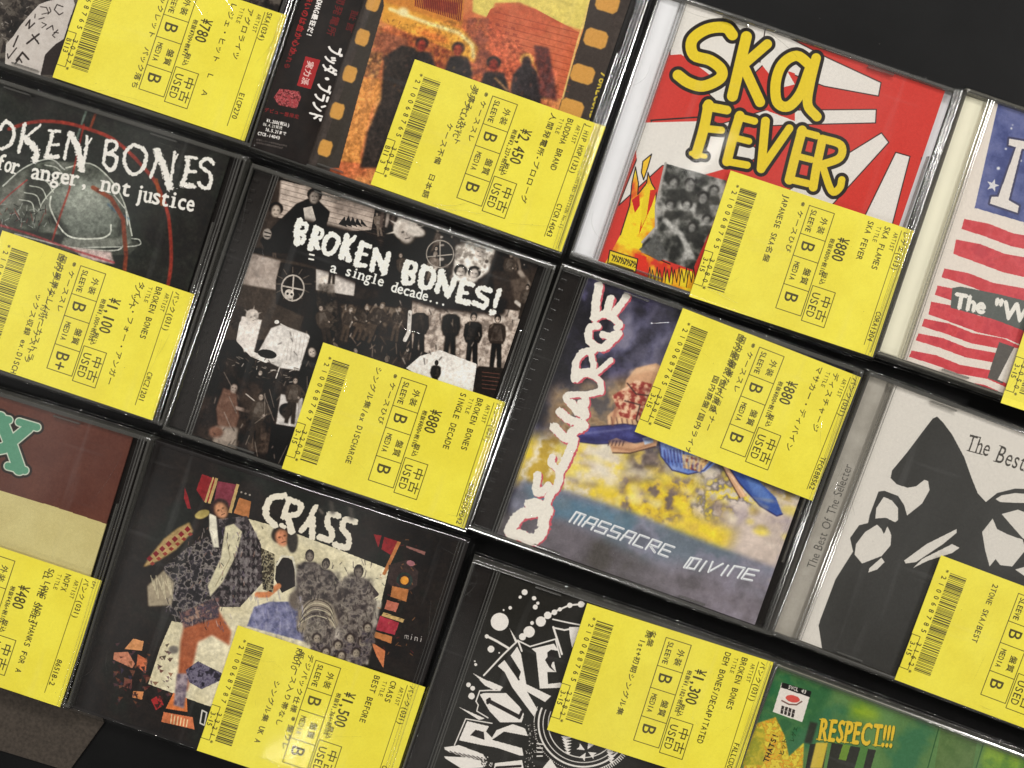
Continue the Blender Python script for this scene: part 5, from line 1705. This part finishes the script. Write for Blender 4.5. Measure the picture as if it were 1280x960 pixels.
# label corners in the photograph: barcode-end top, heading-end top, barcode-end bottom
LPOS = {
    'A': ((118, -61), (358, 19), (67, 98)), 'B': ((518.6, 74), (757, 158.5), (467, 233)), 'C': ((913.4, 213), (1142.5, 288.5), (863, 370.6)),
    'D': ((1303, 346), (1530, 421), (1251, 503)), 'E': ((3, 288), (243, 368), (-49, 445)), 'F': ((404, 428), (632, 503), (352, 585)),
    'G': ((853.7, 385), (1076, 471.6), (796, 538)), 'H': ((1176.5, 694), (1401, 778), (1119, 841.5)), 'I': ((-111, 647), (127.5, 726), (-164, 806)),
    'J': ((297.4, 781.7), (531.8, 859), (244.7, 938.7)), 'K': ((734, 754), (967, 828), (684, 908.7)),
}
# ------------------------------------------------------------------ setting
def slab(name, pts, z0, z1, mat, px=True):
    if px:
        pts = [world_mm(x, y, z1) for x, y in pts]
    n = len(pts)
    v = [(x, y, z0) for x, y in pts] + [(x, y, z1) for x, y in pts]
    f = [tuple(range(n)), tuple(range(n, 2 * n))] + [(i, (i + 1) % n, n + (i + 1) % n, n + i) for i in range(n)]
    return link(name, v, f, mat)


table = slab('table_top', [(-900, -700), (900, -700), (900, 700), (-900, 700)], -25, 0, M_TABLE, px=False)
table['kind'] = 'structure'
board = slab('grey_board', [(-320, 560), (40, 670), (130, 903), (86, 964), (-330, 838)], 0.05, 0.95, M_BOARD)
board['label'] = 'flecked dark grey board lying on the black table under the maroon and cream CD'
board['category'] = 'board'


def thick_print(case, art, name, mat_rough, parent, z, th, grain=0.05, spec=0.22, nx=2, ny=2, zf=None):
    m = print_mat(name + '_print', art.image(name + '_print'), mat_rough, grain, spec)
    return sheet(name, art.x0, art.y0, art.x1, art.y1, z, th, m, parent, nx, ny, zf)


def label_part(case, key, parent, z=None):
    tl, tr, bl = LPOS[key]
    z = z or case.top + 0.25
    p0 = case.loc(*tl, z)
    p1 = case.loc(*tr, z)
    p2 = case.loc(*bl, z)
    vx, vy = p1[0] - p0[0], p1[1] - p0[1]
    L = math.hypot(vx, vy)
    vx, vy = vx / L, vy / L
    ux, uy = -vy, vx                      # reading direction, down the case
    U = 58.6
    art = price_label(L, LAB[key], hash(LAB[key]['num']) % 1000 if False else sum(map(ord, LAB[key]['num'])))
    m = print_mat('price_label_print', art.image('price_label_print'), 0.5, 0.03, 0.35)
    nu, nv = 6, 10
    v, uv = [], []
    for j in range(nv + 1):
        for i in range(nu + 1):
            fu, fv = i / nu, j / nv
            dz = 0.05 * math.sin(3.1 * fv + key.__hash__() * 0) + 0.04 * math.sin(5 * fu + 2 * fv)
            v.append((p0[0] + ux * U * fu + vx * L * fv, p0[1] + uy * U * fu + vy * L * fv, z + dz))
            uv.append((fu, fv))
    W = nu + 1
    f = [(j * W + i, j * W + i + 1, (j + 1) * W + i + 1, (j + 1) * W + i) for j in range(nv) for i in range(nu)]
    n = len(v)
    edge = [i for i in range(W)] + [j * W + nu for j in range(1, nv + 1)] + [nv * W + i for i in range(nu - 1, -1, -1)] + [j * W for j in range(nv - 1, 0, -1)]
    for e in edge:
        v.append((v[e][0], v[e][1], v[e][2] - 0.12))
        uv.append(uv[e])
    for q in range(len(edge)):
        q2 = (q + 1) % len(edge)
        f.append((edge[q], edge[q2], n + q2, n + q))
    return link('price_label', v, f, m, parent, uv)


def sleeve(case, parent, seed, seam=True, lift=0.75, mx=1.7):
    """clear film bag pulled over the case: slack grid on top, falling down at the rim"""
    r = random.Random(seed)
    W, H, top = case.W, case.H, case.top
    xs = [-mx, -mx * .5, 0.4, 2] + [2 + (W - 4) * i / 30 for i in range(1, 30)] + [W - 2, W - .4, W + mx * .5, W + mx]
    ys = [-mx, -mx * .5, 0.4, 2] + [2 + (H - 4) * i / 26 for i in range(1, 26)] + [H - 2, H - .4, H + mx * .5, H + mx]
    ph = [r.uniform(0, 6.28) for _ in range(8)]
    v, f = [], []
    for j, y in enumerate(ys):
        for i, x in enumerate(xs):
            z = top + lift + 0.10 * math.sin(x / 23 + ph[0] + y / 60) + 0.07 * math.sin(y / 15 + ph[1] + x / 50) + 0.05 * math.sin((x + y) / 9 + ph[2])
            e = min(i, j, len(xs) - 1 - i, len(ys) - 1 - j)
            if e == 2:
                z -= 0.12
            if e == 1:
                z = top - 0.9 + .3 * math.sin((x + y) / 7 + ph[3])
            if e == 0:
                z = top * 0.45 + .4 * math.sin((x - y) / 6 + ph[4])
            v.append((x, y, z))
    n = len(xs)
    f = [(j * n + i, j * n + i + 1, (j + 1) * n + i + 1, (j + 1) * n + i) for j in range(len(ys) - 1) for i in range(n - 1)]
    s = link('plastic_sleeve', v, f, M_SLEEVE, parent, smooth=True)
    if seam:
        # welded seam and folded flap: narrow raised strips of doubled film
        m = MB()
        for (x, wv, zz) in ((W - 1.9, .26, .16), (W - 3.3, .20, .14), (W - 4.6, .16, .10)):
            pts = [(x + .07 * math.sin(k * .9 + ph[5]), H * k / 16) for k in range(17)]
            for k in range(16):
                b = len(m.v)
                for q in (pts[k], pts[k + 1]):
                    zt = top + lift + .16
                    m.v += [(q[0] - wv, q[1], zt), (q[0], q[1], zt + zz), (q[0] + wv, q[1], zt)]
                m.f += [(b, b + 1, b + 4, b + 3), (b + 1, b + 2, b + 5, b + 4)]
        m.build('sleeve_seam', M_SEAM, s, smooth=True)
        # turned edges of the film above and below the case
        for (yy, zz, r_) in ((-.7, top * .62, .16), (-1.5, top * .40, .12), (H + .8, top * .60, .17), (H + 1.6, top * .36, .13)):
            e_ = MB()
            wob = r.uniform(0, 6)
            for k in range(12):
                y0_, y1_ = (yy + .22 * math.sin(wob + t * .8) for t in (k, k + 1))
                e_.rod((W * k / 12, y0_, zz), (W * (k + 1) / 12, y1_, zz), r_, n=5)
            e_.build('film_edge', M_SEAM, s, smooth=True)
    m = MB()
    for k in range(9):
        side = r.choice('lrtb')
        x0 = {'l': r.uniform(1, 10), 'r': r.uniform(W - 12, W - 2)}.get(side, r.uniform(8, W - 8))
        y0 = {'t': r.uniform(1, 7), 'b': r.uniform(H - 8, H - 1)}.get(side, r.uniform(8, H - 8))
        al = r.gauss(0, .12) + (math.pi / 2 if side in 'lr' else 0)
        L = r.uniform(5, 26)
        rr_ = r.uniform(.05, .13)
        bend = r.gauss(0, .12)
        px, py = x0, y0
        for q in range(5):
            nx_, ny_ = px + L / 5 * math.cos(al + bend * q), py + L / 5 * math.sin(al + bend * q)
            if 0.5 < nx_ < W - .5 and .5 < ny_ < H - .5:
                m.rod((px, py, top + lift + .12), (nx_, ny_, top + lift + .12), rr_ * (1 - abs(q - 2) * .25), n=5)
            px, py = nx_, ny_
    for k in range(14):
        x0, y0 = r.uniform(6, W - 6), r.uniform(6, H - 6)
        al = r.uniform(0, 3.14)
        L = r.uniform(2, 13)
        m.rod((x0, y0, top + lift + .14), (min(W - 2, max(2, x0 + L * math.cos(al))), min(H - 2, max(2, y0 + L * math.sin(al))), top + lift + .14), .028, n=4)
    for k in range(16):
        x0, y0 = r.uniform(4, W - 4), r.uniform(4, H - 4)
        m.box(x0, y0, top + lift + .1, x0 + r.uniform(.12, .4), y0 + r.uniform(.12, .35), top + lift + .22, .05)
    cr = m.build('film_crease', M_SEAM, s)
    cr['kind'] = 'stuff'
    return s


def jewel(case, key, name, label, art, tray, print_rough=0.5, hinge=True, rim=True, obi=None, spine=None, seed=1, tabs=True, sl=True, cover_z=ZB):
    o = case.root(name, label)
    W, H, T = case.W, case.H, case.top
    # lower shell with its side walls
    m = MB()
    m.box(0, 0, 0, W, H, 1.2, .3)
    m.box(0, 0.0, 1.3, W, 1.1, 5.6).box(0, H - 1.1, 1.3, W, H, 5.6)
    m.build('back_shell', M_RIM, o)
    # disc tray reaching under the hinge strip
    m = MB()
    m.box(1.0, 1.3, 1.4, W - 3.2, H - 1.3, 6.6, .4)
    m.box(1.4, 2.0, 6.65, 10.2, H - 2.0, 7.9, .5)
    tr = m.build('disc_tray', tray, o)
    if tray is M_BLACK:
        m = MB()
        for k in range(24):
            m.box(2.0, 6 + k * 4.7, 7.95, 4.6, 7.4 + k * 4.7, 8.25, .15)
        m.build('grip_ridge', tray, tr)
    if spine:
        thick_print(case, spine, 'spine_card', .45, o, 8.15, .15)
    # booklet
    bk = thick_print(case, art, 'booklet', print_rough, o, cover_z, .7, nx=4, ny=4, zf=lambda a, b: 0.05 * math.sin(3 * a + 2 * b))
    # lid: flat window, four rims, hinge beads, booklet tabs
    m = MB()
    m.box(0.3, 0.3, T - 1.15, W - 0.3, H - 0.3, T, .25)
    lid = m.build('lid', M_LID, o)
    if rim:
        m = MB()
        m.box(0, 0, 5.7, W, 1.9, T + .05, .45).box(0, H - 1.6, 5.7, W, H, T + .05, .45)
        m.box(W - 1.2, 1.3, 5.7, W, H - 1.3, T + .05, .45)
        m.box(0, 1.3, 8.4, .9, H - 1.3, T + .05, .4)
        m.build('lid_rim', M_RIM, lid)
        for x, r_ in (((10.6, .28), (12.0, .40), (13.1, .28)) if hinge else ()) + ((W - 2.5, .35), (W - 3.7, .22)):
            MB().rod((x, 2.0, T + .02), (x, H - 1.8, T + .02), r_).build('moulded_ridge', M_RIM, lid)
        if tabs:
            for (x0, y0, x1, y1) in ((W - 6.2, 32, W - 5.4, 92), (30, 2.6, 42, 3.4), (98, 2.6, 110, 3.4), (30, H - 3.4, 42, H - 2.6), (98, H - 3.4, 110, H - 2.6)):
                MB().box(x0, y0, T - 1.6, x1, y1, T + .12, .2).build('booklet_tab', M_RIM, lid)
    if obi:
        z0 = case.top + .2
        thick_print(case, obi, 'obi_strip', .35, o, z0, .12, nx=3, ny=3)
    if key:
        label_part(case, key, o)
    if sl:
        sleeve(case, o, seed)
    return o


# ------------------------------------------------------------------ the discs
jewel(A_, 'A', 'cd_case', 'CD case with the ¥780 label, dark cover with a pale scrawled panel', art_A(), M_BLACK, seed=1)
jewel(B_, 'B', 'cd_case', 'CD case with black paper strip and orange street photo framed by film holes', art_B(), M_BLACK, hinge=False, obi=obi_B(), seed=2)
jewel(C_, 'C', 'cd_case', 'CD case with white hinge strip, yellow cartoon lettering over red and white rays', art_C(), M_WHITE, seed=3)
jewel(D_, 'D', 'cd_case', 'CD case with cream hinge strip and stars and stripes cover at the right edge', art_D(), M_CREAM, seed=4)
jewel(E_, 'E', 'cd_case', 'CD case with grey helmet in a red ring under torn white letters, label ¥1,100', art_E(), M_BLACK, seed=5)
jewel(F_, 'F', 'cd_case', 'CD case with black and white band photo collage and blobby white title', art_F(), M_BLACK, seed=6)
jewel(G_, 'G', 'cd_case', 'CD case with yellow storm clouds and white painted lettering running up its side', art_G(), M_BLACK, seed=7)
jewel(H_, 'H', 'cd_case', 'CD case with grey spine card and flat black silhouette on a white cover', art_H(), M_GREY, spine=spine_H(), seed=8)
jewel(I_, 'I', 'cd_case', 'CD case with maroon and cream cover and a jade letter, label ¥480', art_I(), M_BLACK, seed=9)
jewel(K_, 'K', 'cd_case', 'CD case with black and white linocut lettering and round emblem, label ¥1,300', art_K(), M_BLACK, seed=11)

# cardboard gatefold sleeve
J_.top = 6.6
J_.X, J_.Y = world_mm(193.5, 549.0, J_.base + 6.6)
o = J_.root('cardboard_cd_sleeve', 'black cardboard CD sleeve with collage of figures and white brush lettering, label ¥1,500')
MB().box(0, 0, 0, J_.W, J_.H, 2.9, .5).build('back_board', M_BOX, o)
MB().box(.2, .2, 3.0, J_.W - .2, J_.H - .2, 6.0, .5).build('front_board', M_BOX, o)
thick_print(J_, art_J(), 'cover_sheet', .5, o, 6.35, .2, spec=.35)
label_part(J_, 'J', o, z=6.9)
sleeve(J_, o, 12, lift=.9, mx=2.6)

# green case in paper
jewel(L_, None, 'cd_case', 'CD case with green and yellow cover and a small red and white sticker', art_L(), M_CREAM, hinge=False, seed=13, tabs=False)
for (yy, r_) in ((1.0, .55), (2.2, .22)):
    MB().rod((1.0, yy, L_.top + .5), (140.0, yy, L_.top + .5), r_).build('film_fold', M_SEAM, L_.o)

# ------------------------------------------------------------------ dust specks and lint on the film and the table
M_DUST = solid('dust', (200, 196, 188), .8)
rr = random.Random(5)
m = MB()
for k in range(260):
    x, y = rr.uniform(-225, 225), rr.uniform(-168, 168)
    s_ = rr.uniform(.05, .14)
    a_ = rr.uniform(0, 3.14)
    z = .02 if (x > 60 and y < -110) else None
    if z is None:
        continue
    c, n = math.cos(a_) * s_, math.sin(a_) * s_
    b = len(m.v)
    m.v += [(x - c, y - n, z), (x + n * .4, y - c * .4, z + .03), (x + c, y + n, z), (x - n * .4, y + c * .4, z + .03)]
    m.f.append((b, b + 1, b + 2, b + 3))
if m.v:
    d = m.build('dust', M_DUST)
    d['kind'] = 'stuff'
